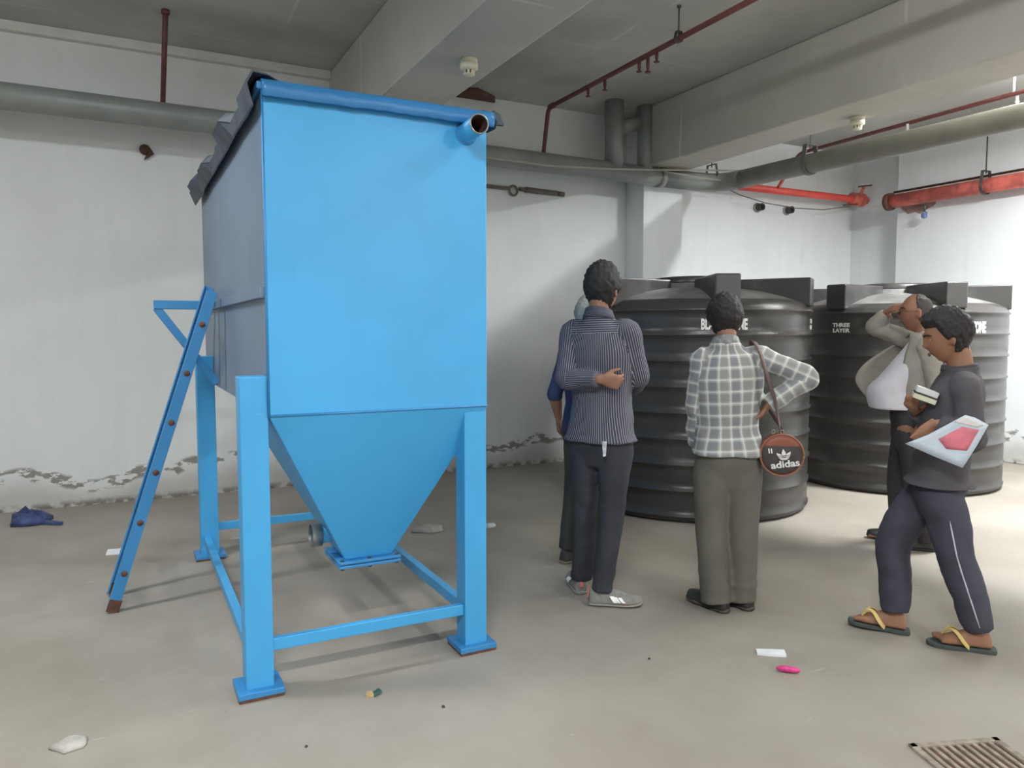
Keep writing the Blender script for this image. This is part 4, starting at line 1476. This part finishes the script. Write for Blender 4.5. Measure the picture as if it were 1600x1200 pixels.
# strap: from the bag up the back, over the shoulder, down in front
SHO = [V(0.232, -0.072, 0.945), V(0.195, -0.125, 1.10), V(0.160, -0.138, 1.20), V(0.130, -0.118, 1.31), V(0.112, -0.062, 1.374), V(0.106, 0.0, 1.388), V(0.115, 0.070, 1.36), V(0.145, 0.140, 1.25), V(0.19, 0.15, 1.10), V(0.245, 0.03, 0.97), V(0.255, -0.03, 0.94)]
q = spline([tuple(p) for p in SHO], 60)
vs, fs = [], []
for i, p in enumerate(q):
    p = Vector(p)
    tdir = Vector(q[min(i + 1, 60)]) - Vector(q[max(i - 1, 0)])
    tdir.normalize()
    outw = (p - V(0.02, 0.0, p.z - 0.02 if p.z < 1.36 else 1.2)).normalized()
    sdw = tdir.cross(outw).normalized()
    nn = sdw.cross(tdir)
    for e in (-0.014, 0.014):
        for th in (0.0, 0.004):
            vs.append(P2 @ (p + sdw * e + nn * (th + 0.006)))
for i in range(60):
    a, c = 4 * i, 4 * i + 4
    fs += [(a, a + 2, c + 2, c), (a + 1, c + 1, c + 3, a + 3), (a, c, c + 1, a + 1), (a + 2, a + 3, c + 3, c + 2)]
fs += [(0, 1, 3, 2), (240, 242, 243, 241)]
MB().add(vs, fs, True).build('strap', mat('brown strap webbing', lin(92, 74, 68), 0.75, 0.1, 60), bag)

# --- bald man in glasses, hand to his forehead, open jacket over a white shirt
J = joints(k=1.0, pelvis=(0, -0.03, 0.86), waist=(0, 0.0, 1.05), chest=(0, -0.055, 1.25), neck=(0, -0.095, 1.415), head=(0, -0.045, 1.568),
           sL=(-0.170, -0.105, 1.345), sR=(0.170, -0.08, 1.355), eL=(-0.215, -0.17, 1.09), wL=(-0.20, -0.09, 0.85), eR=(0.17, 0.195, 1.475), wR=(0.10, 0.115, 1.585),
           hL=(-0.085, -0.03, 0.84), hR=(0.085, -0.03, 0.84), kL=(-0.09, -0.07, 0.45), kR=(0.09, 0.02, 0.45), aL=(-0.09, -0.15, 0.085), aR=(0.09, 0.0, 0.085),
           heelL=(-0.09, -0.20, 0.0), toeL=(-0.11, 0.06, 0.0), heelR=(0.09, -0.06, 0.0), toeR=(0.10, 0.20, 0.0))
p3, hf, hc = person('balding person in glasses and open grey jacket, hand raised to the forehead', (4.65, 3.27), -38, J, skin('warm brown skin', lin(146, 102, 80)), hands={'R': dict(f=(-0.85, -0.38, 0.20), pn=(-0.1, -0.75, -0.55), side=-1, curl=(12, 15, 12)), 'L': dict(f=(0.1, 0.2, -0.95), pn=(1, 0, 0), side=1)}, head_fwd=(-0.10, 1, 0.05), head_s=1.02)
ws = cloth('white shirt cotton', lin(206, 202, 208), 0.85, 0.05)
me = shirt_mesh(J, 0.93, 0.012, (0.060, 0.052, 0.042), 0.0, belly=0.13, sleeves='')
folds(me, 0.004, (7, 7, 4), 2.0)
garment(p3, 'shirt', me, ws)
collar(p3, J, ws, 0.066, 0.040)
jk = cloth('grey jacket cloth', lin(152, 146, 136), 0.85, 0.10, 6)
# jacket: sleeves, and an open coat that swings forward
mb = MB()
for s in 'LR':
    S_, E_, W_ = J['s' + s], J['e' + s], J['w' + s]
    inn = S_.lerp(V(0, S_.y, S_.z - 0.03), 0.4)
    limb(mb, [(inn, 0.066), (S_, 0.068), (S_.lerp(E_, 0.4), 0.066), (S_.lerp(E_, 0.8), 0.062), (E_, 0.062), (E_.lerp(W_, 0.35), 0.057), (E_.lerp(W_, 0.85), 0.042)], 34, 20)
me = bake(mb, 0.0095, 4)
folds(me, 0.007, (12, 12, 12), 3.0)
jkt = garment(p3, 'jacket', me, jk)
nz, na = 22, 36
vs, fs = [], []
for i in range(nz + 1):
    t = i / nz
    z = 1.435 - t * 0.53
    # body width / depth at this height, and how far the front edges stand forward
    wx = 0.085 + 0.128 * min(1, t / 0.13) ** 0.7 - 0.012 * t
    yb = -0.135 - 0.085 * min(1, t / 0.16) + 0.07 * t
    yfR = -0.02 + 0.33 * math.sin(min(1.0, t / 0.62) * PI / 2) ** 1.3 - 0.16 * max(0, (t - 0.62) / 0.38) ** 1.5
    yfL = -0.02 + 0.05 * math.sin(t * PI * 0.9)
    for j in range(na + 1):
        u = j / na            # 0 = right front edge, 0.5 = back, 1 = left front edge
        yf = yfR if u < 0.5 else yfL
        a = (u - 0.5) * 2
        if abs(a) < 0.55:
            th = a / 0.55 * (PI / 2)
            x, y = -math.sin(th) * wx, yb + (1 - math.cos(th)) * 0.09
        else:
            q_ = (abs(a) - 0.55) / 0.45
            y0 = yb + 0.09
            x = (-1 if a > 0 else 1) * (wx - q_ * q_ * 0.055)
            y = y0 + (yf - y0) * q_
        f = 0.010 * noise.noise((x * 9, y * 9, z * 5 + 3))
        vs.append((x + f, y + f, z))
for i in range(nz):
    for j in range(na):
        a = i * (na + 1) + j
        fs.append((a, a + 1, a + na + 2, a + na + 1))
cp = MB().add(vs, fs, True).build('coat_panel', jk, jkt, local=True, recalc=False)
so = cp.modifiers.new('thick', 'SOLIDIFY')
so.thickness = 0.009
so.offset = 0
me = trouser_mesh(J, 0.97, (0.098, 0.084, 0.070, 0.066, 0.066), 0.03, waist=1.2)
folds(me, 0.004, (7, 7, 4), 5.0)
garment(p3, 'trousers', me, cloth('dark trouser cloth', lin(64, 60, 62), 0.85, 0.12, 5))
shoes(p3, J, leather, mat('black shoe sole', lin(52, 50, 48), 0.7, 0.1))
hair_cap(p3, hf, hc, 1.02, mat('thin dark hair', lin(62, 54, 50), 0.6, 0.2, 60, bump=0.5, bscale=90), lambda ph: 0.135 if ph < 1.15 else (0.135 - 0.10 * (ph - 1.15) / 0.3 if ph < 1.45 else (0.02 if ph < 1.7 else -0.055)), lambda ph, z: 0.007 if z < 0.09 else 0.002, 3.0, rough=0.002)
gl = thing('spectacles', 'thin dark spectacles on the face of the balding person', 'glasses', WM[p3.name] @ (hc + hf @ V(0, 0.10, 0.0)))
wire = mat('dark spectacle wire', lin(48, 40, 36), 0.35, 0.05)
glass = NT('clear lens', 0.05)
glass.b.inputs['Transmission Weight'].default_value = 1.0
glass.b.inputs['IOR'].default_value = 1.05
for s in (-1, 1):
    rim = [WM[p3.name] @ (hc + hf @ V(s * 0.033 + 0.023 * math.cos(a), 0.104 - 0.12 * abs(0.023 * math.cos(a) * s + 0.01) * (1 if math.cos(a) * s > 0 else 0), 0.002 + 0.017 * math.sin(a))) for a in [2 * PI * j / 20 for j in range(21)]]
    r_ = MB().tube(rim, 0.0016, 6).build('rim', wire, gl)
    c_ = sum((Vector(p) for p in rim[:-1]), Vector()) / 20
    nrm = (WM[p3.name].to_3x3() @ hf @ V(0, 1, 0)).normalized()
    MB().loft([[Vector(p) + nrm * e for p in rim[:-1]] for e in (-0.0006, 0.0006)], smooth=False).build('lens', glass.m, r_)
    MB().tube([WM[p3.name] @ (hc + hf @ (V(s * x, y, z))) for x, y, z in ((0.056, 0.102, 0.006), (0.074, 0.07, 0.006), (0.084, 0.0, 0.008), (0.086, -0.02, -0.004))], 0.0015, 6).build('temple', wire, gl)
MB().tube([WM[p3.name] @ (hc + hf @ V(x, 0.106 + y, 0.006)) for x, y in ((-0.011, 0), (0, 0.004), (0.011, 0))], 0.0016, 6).build('bridge', wire, gl)

# --- young man walking left with papers under his arm
J = joints(k=0.94, pelvis=(0, -0.045, 0.80), waist=(0, -0.065, 0.93), chest=(0, -0.095, 1.09), neck=(0, -0.118, 1.283), head=(0, -0.062, 1.420),
           sL=(-0.150, -0.125, 1.212), sR=(0.150, -0.110, 1.212), eL=(-0.205, -0.155, 0.975), wL=(-0.200, -0.010, 1.045), eR=(0.19, -0.05, 0.985), wR=(0.02, 0.055, 1.080),
           hL=(-0.075, -0.05, 0.78), hR=(0.075, -0.045, 0.78), kL=(-0.060, -0.125, 0.43), kR=(0.06, 0.120, 0.440), aL=(-0.045, -0.235, 0.095), aR=(0.035, 0.105, 0.10),
           heelL=(-0.045, -0.285, 0.018), toeL=(-0.055, -0.04, 0.018), heelR=(0.035, 0.055, 0.018), toeR=(0.04, 0.295, 0.032))
p4, hf, hc = person('young person in charcoal top and dark jeans walking left in flip-flops', (3.3, 2.2), -38, J, skin('brown skin of the walker', lin(150, 106, 80)), hands={'L': dict(f=(-0.10, 0.55, -0.7), pn=(-1, 0, 0), side=-1, curl=(5, 8, 8)), 'R': dict(f=(-0.85, 0.25, 0.30), pn=(0.1, -0.35, 0.9), side=-1, curl=(25, 30, 20))}, head_fwd=(-0.06, 1, -0.22), head_s=0.97)
me = shirt_mesh(J, 0.745, 0.020, (0.064, 0.058, 0.048), 0.93, hem_flare=0.034)
folds(me, 0.007, (7, 7, 5), 6.0)
garment(p4, 'sweatshirt', me, cloth('charcoal jersey', lin(84, 80, 84), 0.9, 0.08))
ck = J['neck'] + V(0, 0.004, 0.0)
MB().tube([ck + V(math.cos(a) * 0.066, math.sin(a) * 0.066, -0.012 * math.sin(a)) for a in [2 * PI * j / 24 for j in range(25)]], 0.009, 8).build('neckband', cloth('charcoal rib', lin(78, 74, 78)), p4, local=True)
me = trouser_mesh(J, 0.87, (0.106, 0.097, 0.086, 0.072, 0.064), 0.0)
folds(me, 0.007, (7, 7, 9), 1.0)
tr = garment(p4, 'jeans', me, cloth('dark indigo denim', lin(72, 71, 82), 0.9, 0.14, 6))
# pale side seam of the rear leg
pts = [J['hL'].lerp(J['kL'], t) + V(-0.103 + 0.018 * t, 0.0, 0) * 0.94 for t in (0.35, 0.55, 0.75, 0.95)] + [J['kL'].lerp(J['aL'], t) + V(-0.087 + 0.018 * t, 0.0, 0) * 0.94 for t in (0.15, 0.4, 0.65, 0.9)]
MB().tube(pts, 0.0035, 8).build('side_seam', mat('pale seam piping', lin(190, 190, 196), 0.5, 0.1), tr, local=True)
hair_cap(p4, hf, hc, 0.97, M['hair'], lambda ph: 0.062 if ph < 0.9 else (0.062 - 0.07 * (ph - 0.9) / 0.5 if ph < 1.4 else (-0.015 if ph < 1.75 else -0.075)), lambda ph, z: 0.012 + 0.016 * sm(-0.05, 0.05, z), 8.0, rough=0.009)
rub = mat('dark flip-flop rubber', lin(70, 78, 74), 0.7, 0.1)
ylw = mat('yellow flip-flop strap', lin(206, 182, 110), 0.5, 0.08)
P4 = WM[p4.name]
for s, sg, lab in (('L', -1, 'trailing yellow-strapped flip-flop under the rear foot of the walker'), ('R', 1, 'leading yellow-strapped flip-flop under the front foot of the walker')):
    heel, toe = J['heel' + s], J['toe' + s]
    L = (toe - heel).length
    d = (toe - heel).normalized()
    sd = d.cross(V(0, 0, 1)).normalized()
    ff = thing('flip_flop', lab, 'flip-flop', P4 @ V(heel.x, heel.y, 0), -math.radians(-38), 'flip-flops of the walker')
    drop = V(0, 0, -0.018)
    out = [(-0.07, 0.020), (-0.05, 0.034), (0.1, 0.041), (0.35, 0.037), (0.6, 0.046), (0.8, 0.049), (0.95, 0.042), (1.05, 0.024), (1.07, 0.008)]
    poly = [(t * L, w_) for t, w_ in out] + [(t * L, -w_) for t, w_ in reversed(out)]
    b = MB().prism(poly, lambda u, v, t: P4 @ (heel + drop + d * u + sd * v + V(0, 0, t)), 0.0, 0.019)
    b.build('sole', rub, ff, 0.003)
    post = heel + d * (0.80 * L) - sd * sg * 0.014
    for e in (-1, 1):
        endp = heel + d * (0.40 * L) + sd * e * 0.042 + V(0, 0, 0.002)
        mid = heel + d * (0.60 * L) + sd * e * 0.026 + V(0, 0, 0.062)
        q = spline([tuple(post + V(0, 0, 0.036)), tuple(post.lerp(mid, 0.5) + V(0, 0, 0.036)), tuple(mid), tuple(endp.lerp(mid, 0.4) + sd * e * 0.012), tuple(endp)], 14)
        b = MB()
        R = []
        for i, p in enumerate(q):
            p = Vector(p)
            td = (Vector(q[min(i + 1, 14)]) - Vector(q[max(i - 1, 0)])).normalized()
            w2 = 0.005 + 0.006 * i / 14
            n_ = (sd * e * 0.6 + V(0, 0, 1)).normalized()
            sw = td.cross(n_).normalized()
            n2 = sw.cross(td)
            R.append([P4 @ (p + sw * w2 + n2 * 0.003), P4 @ (p - sw * w2 + n2 * 0.003), P4 @ (p - sw * w2 - n2 * 0.002), P4 @ (p + sw * w2 - n2 * 0.002)])
        b.loft(R, True, False).build('strap', ylw, ff)
    MB().tube([P4 @ (post + V(0, 0, 0.0)), P4 @ (post + V(0, 0, 0.038))], 0.004, 8).build('toe_post', ylw, ff)

# papers under his arm: corners as (forward, up) at his left side
def pmap(u, v, t):
    return P4 @ V(-0.275 - t + 0.008 * math.sin(v * 14 + u * 9) + 0.10 * (u - 0.0), u, v)


quadp = [(0.105, 0.955), (0.02, 1.0), (-0.115, 1.094), (-0.150, 1.085), (-0.198, 1.058), (-0.160, 0.97), (-0.111, 0.871), (0.0, 0.912)]


def sheet(poly, t0, t1, m, name, parent, grid=10):
    """bent sheet: the outline as a fan of rings about its middle, so that it can curl"""
    cu = sum(p[0] for p in poly) / len(poly)
    cv = sum(p[1] for p in poly) / len(poly)
    dense = []
    for i in range(len(poly)):
        a, b_ = poly[i], poly[(i + 1) % len(poly)]
        for j in range(4):
            dense.append((a[0] + (b_[0] - a[0]) * j / 4, a[1] + (b_[1] - a[1]) * j / 4))
    rr = [0.001, 0.35, 0.7, 1.0]
    R = [[pmap(cu + (u - cu) * r, cv + (v - cv) * r, t1) for u, v in dense] for r in rr] + [[pmap(cu + (u - cu) * r, cv + (v - cv) * r, t0) for u, v in dense] for r in reversed(rr)]
    return MB().loft(R, True, True).build(name, m, parent)


pp = thing('magazine', 'pale magazine with a pink picture held under the arm of the walker', 'papers', P4 @ V(-0.2, -0.05, 0.87))
sheet(quadp, 0.0, 0.006, mat('pale blue magazine paper', lin(196, 206, 216), 0.5, 0.06, 8), 'pages', pp)
sheet([(-0.02, 0.985), (-0.105, 1.045), (-0.165, 1.035), (-0.125, 0.945), (-0.05, 0.945)], 0.006, 0.0075, mat('pink magazine picture', lin(206, 112, 124), 0.5, 0.18, 14), 'picture', pp)
sheet([(-0.075, 1.062), (-0.118, 1.088), (-0.185, 1.056), (-0.16, 1.045)], 0.006, 0.0075, mat('cream magazine picture', lin(222, 214, 210), 0.5, 0.1, 14), 'picture', pp)
# small bundle in his hands
bd = thing('card_bundle', 'small bundle of white and cream cards held before the chest of the walker', 'cards', P4 @ V(-0.10, 0.06, 1.14))


def bx(x0, x1, y0, y1, z0, z1):
    b = MB()
    vs = [V(x, y, z) for z in (z0, z1) for x, y in ((x0, y0), (x1, y0), (x1, y1), (x0, y1))]
    Rr = Matrix.Rotation(0.35, 4, 'X')
    c = V(-0.105, 0.030, 1.135)
    b.add([P4 @ (c + Rr @ v) for v in vs], [(0, 3, 2, 1), (4, 5, 6, 7), (0, 1, 5, 4), (1, 2, 6, 5), (2, 3, 7, 6), (3, 0, 4, 7)])
    return b


bx(-0.055, 0.055, -0.045, 0.05, 0.0, 0.022).build('cards', mat('cream cards', lin(206, 202, 176), 0.7, 0.08), bd, 0.002)
bx(-0.055, 0.055, -0.045, 0.05, 0.022, 0.030).build('band', M['black_wire'], bd, 0.001)
bx(-0.052, 0.05, -0.042, 0.048, 0.030, 0.055).build('cards', mat('white cards', lin(206, 206, 204), 0.7, 0.06), bd, 0.002)

# --- man mostly hidden behind the striped shirt
J = joints(k=0.97, pelvis=(0, 0, 0.87), waist=(0, 0, 1.02), chest=(0, 0, 1.22), neck=(0, 0.0, 1.40), head=(0, 0.02, 1.535),
           sL=(-0.16, 0, 1.33), sR=(0.16, 0, 1.33), eL=(-0.21, -0.075, 1.06), wL=(-0.215, -0.03, 0.90), eR=(0.2, 0.05, 1.08), wR=(0.12, 0.22, 1.1),
           hL=(-0.08, 0, 0.85), hR=(0.08, 0, 0.85), kL=(-0.105, 0.0, 0.45), kR=(0.10, 0.0, 0.45), aL=(-0.125, -0.04, 0.085), aR=(0.10, -0.08, 0.085),
           heelL=(-0.12, -0.09, 0), toeL=(-0.14, 0.165, 0), heelR=(0.10, -0.13, 0), toeR=(0.12, 0.12, 0))
p5, hf, hc = person('grey-haired person in a navy sleeve, mostly hidden behind the pinstriped shirt', (2.50, 3.85), 75, J, sk, hair='grey', hands={'L': dict(f=(0.1, 0.15, -1), pn=(1, 0.2, 0), side=1, curl=(25, 35, 25)), 'R': dict(f=(-0.7, 0.6, 0.1), pn=(0, -1, 0), side=1)}, head_s=0.98)
me = shirt_mesh(J, 0.83, 0.014, (0.060, 0.052, 0.044), 0.25)
folds(me, 0.006, (8, 8, 5), 9.0)
garment(p5, 'shirt', me, cloth('navy shirt cotton', lin(58, 66, 98), 0.85, 0.10))
collar(p5, J, cloth('navy collar', lin(58, 66, 98)), 0.066, 0.038)
me = trouser_mesh(J, 0.94, (0.096, 0.082, 0.068, 0.060, 0.058), 0.0)
folds(me, 0.004, (7, 7, 6), 4.0)
garment(p5, 'trousers', me, cloth('dark green grey trousers', lin(62, 64, 60), 0.85, 0.1, 5))
blk_t = mat('black trainer', lin(56, 54, 54), 0.7, 0.15, 30)


def three_stripes(sh_, heel, toe, d, sd, s):
    L = (toe - heel).length
    for t0 in (0.34, 0.44, 0.54):
        for e in (1, -1):
            vs = []
            for q in range(4):
                out = 0.0415 * (1 - 0.28 * (q / 3) ** 2) + 0.003
                for w2 in (-0.004, 0.004):
                    vs.append(heel + d * (t0 * L + w2 - 0.020 * q / 3) + sd * e * out + V(0, 0, 0.028 + 0.045 * q / 3))
            o_ = MB().add(vs, [(2 * i, 2 * i + 1, 2 * i + 3, 2 * i + 2) for i in range(3)]).build('stripe', refl, sh_, local=True)
            so_ = o_.modifiers.new('thick', 'SOLIDIFY')
            so_.thickness = 0.003


shoes(p5, J, blk_t, mat('brown trainer sole', lin(128, 112, 98), 0.7, 0.08), three_stripes)
hair_cap(p5, hf, hc, 0.98, M['hair_grey'], lambda ph: 0.070 if ph < 0.9 else (0.070 - 0.09 * (ph - 0.9) / 0.5 if ph < 1.4 else (-0.02 if ph < 1.75 else -0.070)), lambda ph, z: 0.010 + 0.012 * sm(-0.05, 0.05, z), 6.0)

# ------------------------------------------------------------------ litter and the drain
def scrap(name, label, cat, p, poly, m, seed, h=0.004, crumple=0.01):
    r = random.Random(seed)
    b = MB()
    n = len(poly)
    top = [(p[0] + u, p[1] + v, 0.002 + h + r.random() * crumple) for u, v in poly]
    bot = [(p[0] + u, p[1] + v, 0.0005) for u, v in poly]
    c = (p[0] + sum(u for u, v in poly) / n, p[1] + sum(v for u, v in poly) / n, 0.002 + h + crumple * 0.6)
    b.add(top + bot + [c], [(i, (i + 1) % n, 2 * n) for i in range(n)] + [(i, n + i, n + (i + 1) % n, (i + 1) % n) for i in range(n)] + [tuple(range(2 * n - 1, n - 1, -1))])
    return tag(b.build(name, m), label, cat)


def quad(a, l, w):
    c, s = math.cos(math.radians(a)), math.sin(math.radians(a))
    return [(x * c - y * s, x * s + y * c) for x, y in ((-l, -w), (-l * 0.2, -w * 1.15), (l, -w), (l, w), (l * 0.1, w * 0.85), (-l, w))]


scrap('paper_scrap', 'white paper slip on the floor behind the ladder foot', 'paper', (-0.06, 5.50), quad(-5, 0.085, 0.06), M['paper'], 2, 0.003, 0.004)
scrap('paper_scrap', 'crumpled white paper strip on the floor in front of the pink wrapper', 'paper', (2.542, 2.395), quad(-38, 0.062, 0.028), M['paper'], 3, 0.004, 0.010)
b = MB()
r_ = random.Random(4)
rings = []
for k in range(7):
    t = k / 6 * 2 - 1
    rad = 0.006 + 0.014 * math.sqrt(max(0, 1 - t * t))
    rings.append([(2.462 + t * 0.035, 2.222 - t * 0.03 + rad * math.cos(a) * r_.uniform(0.7, 1.2), 0.016 + rad * 0.7 * math.sin(a)) for a in [2 * PI * j / 8 for j in range(8)]])
tag(b.loft(rings).build('wrapper', M['pink']), 'small bright pink wrapper on the floor', 'wrapper')
g = thing('foil_scrap', 'tiny green and tan foil scrap on the floor before the blue tank', 'wrapper', (0.835, 2.835, 0))
MB().prism([(0.0, -0.02), (0.035, -0.01), (0.03, 0.02), (0.005, 0.015)], lambda u, v, t: (u, v, 0.001 + t + u * 0.3), 0, 0.006).build('foil', M['green'], g, local=True)
MB().prism([(-0.03, -0.01), (0.0, -0.015), (0.002, 0.015), (-0.02, 0.02)], lambda u, v, t: (u, v, 0.001 + t), 0, 0.012).build('flap', M['tan'], g, local=True)


def lump(name, label, p, sx, sy, h, seed, m):
    r = random.Random(seed)
    b = MB()
    rings = []
    n = 14
    j = [r.uniform(0.75, 1.1) for _ in range(n)]
    for k, (f, z) in enumerate(((1.0, 0.0), (1.02, 0.4), (0.8, 0.85), (0.4, 1.0))):
        rings.append([(p[0] + sx * f * j[i] * math.cos(2 * PI * i / n), p[1] + sy * f * j[i] * math.sin(2 * PI * i / n), h * z * r.uniform(0.85, 1.1)) for i in range(n)])
    return tag(b.loft(rings).build(name, m), label, 'rubble')


lump('mortar_lump', 'flat pale mortar lump on the floor between the hopper and the right tank leg', (1.925, 5.06), 0.13, 0.09, 0.035, 1, M['stone'])
lump('mortar_lump', 'tiny white lump on the floor just right of the right tank leg', (2.36, 4.94), 0.045, 0.03, 0.03, 2, M['paper'])
lump('mortar_lump', 'flat grey mortar lump on the floor in the near left corner', (-0.214, 2.97), 0.062, 0.055, 0.018, 3, M['stone'])
for k, (x, y, s) in enumerate(((1.05, 2.62, 0.007), (0.52, 2.58, 0.006), (2.02, 2.6, 0.006))):
    lump('pebble', ('tiny dark crumb on the floor right of the foil scrap', 'tiny dark crumb on the floor below the near left tank leg', 'tiny dark crumb on the floor toward the men')[k], (x, y), s, s, s, 10 + k, M['rust_dark'])
# crumpled navy rag at the foot of the left wall
b = MB()
r_ = random.Random(12)
n = 16
rings = []
for f, z in ((1, 0.0), (1.0, 0.03), (0.75, 0.06), (0.35, 0.085), (0.08, 0.07)):
    rings.append([(-0.67 + 0.17 * f * math.cos(2 * PI * i / n) * (0.75 + 0.5 * noise.noise((math.cos(2 * PI * i / n) * 2, math.sin(2 * PI * i / n) * 2, f * 2))),
                   6.66 + 0.14 * f * math.sin(2 * PI * i / n), max(0.0, z * (1 + 0.8 * noise.noise((i * 0.9, z * 40, 3))))) for i in range(n)])
b.loft(rings)
b.prism([(0, 0), (0.16, -0.10), (0.17, -0.07), (0.04, 0.06)], lambda u, v, t: (-0.62 + u, 6.55 + v, 0.003 + t), 0, 0.02)
tag(b.build('rag', M['navy']), 'crumpled navy plastic rag at the foot of the left wall', 'rag')
# drain grate at the near right
dg = thing('drain_grate', 'rusty floor drain grate in the near right corner', 'drain', (2.50, 1.42, 0), math.radians(-20))
b = MB()
for a in ((-0.17, 0.17, 0.13, 0.155), (-0.17, 0.17, -0.155, -0.13), (-0.17, -0.145, -0.155, 0.155), (0.145, 0.17, -0.155, 0.155)):
    b.box(a[0], a[1], a[2], a[3], 0.0, 0.010)
b.build('rim', M['grate'], dg, 0.002, local=True)
for k in range(9):
    x = -0.125 + k * 0.031
    MB().box(x - 0.007, x + 0.007, -0.132, 0.132, 0.0, 0.008).build('bar', M['grate'], dg, 0.002, local=True)
MB().box(-0.146, 0.146, -0.131, 0.131, 0.0005, 0.0015).build('pit', M['rust'], dg, local=True)
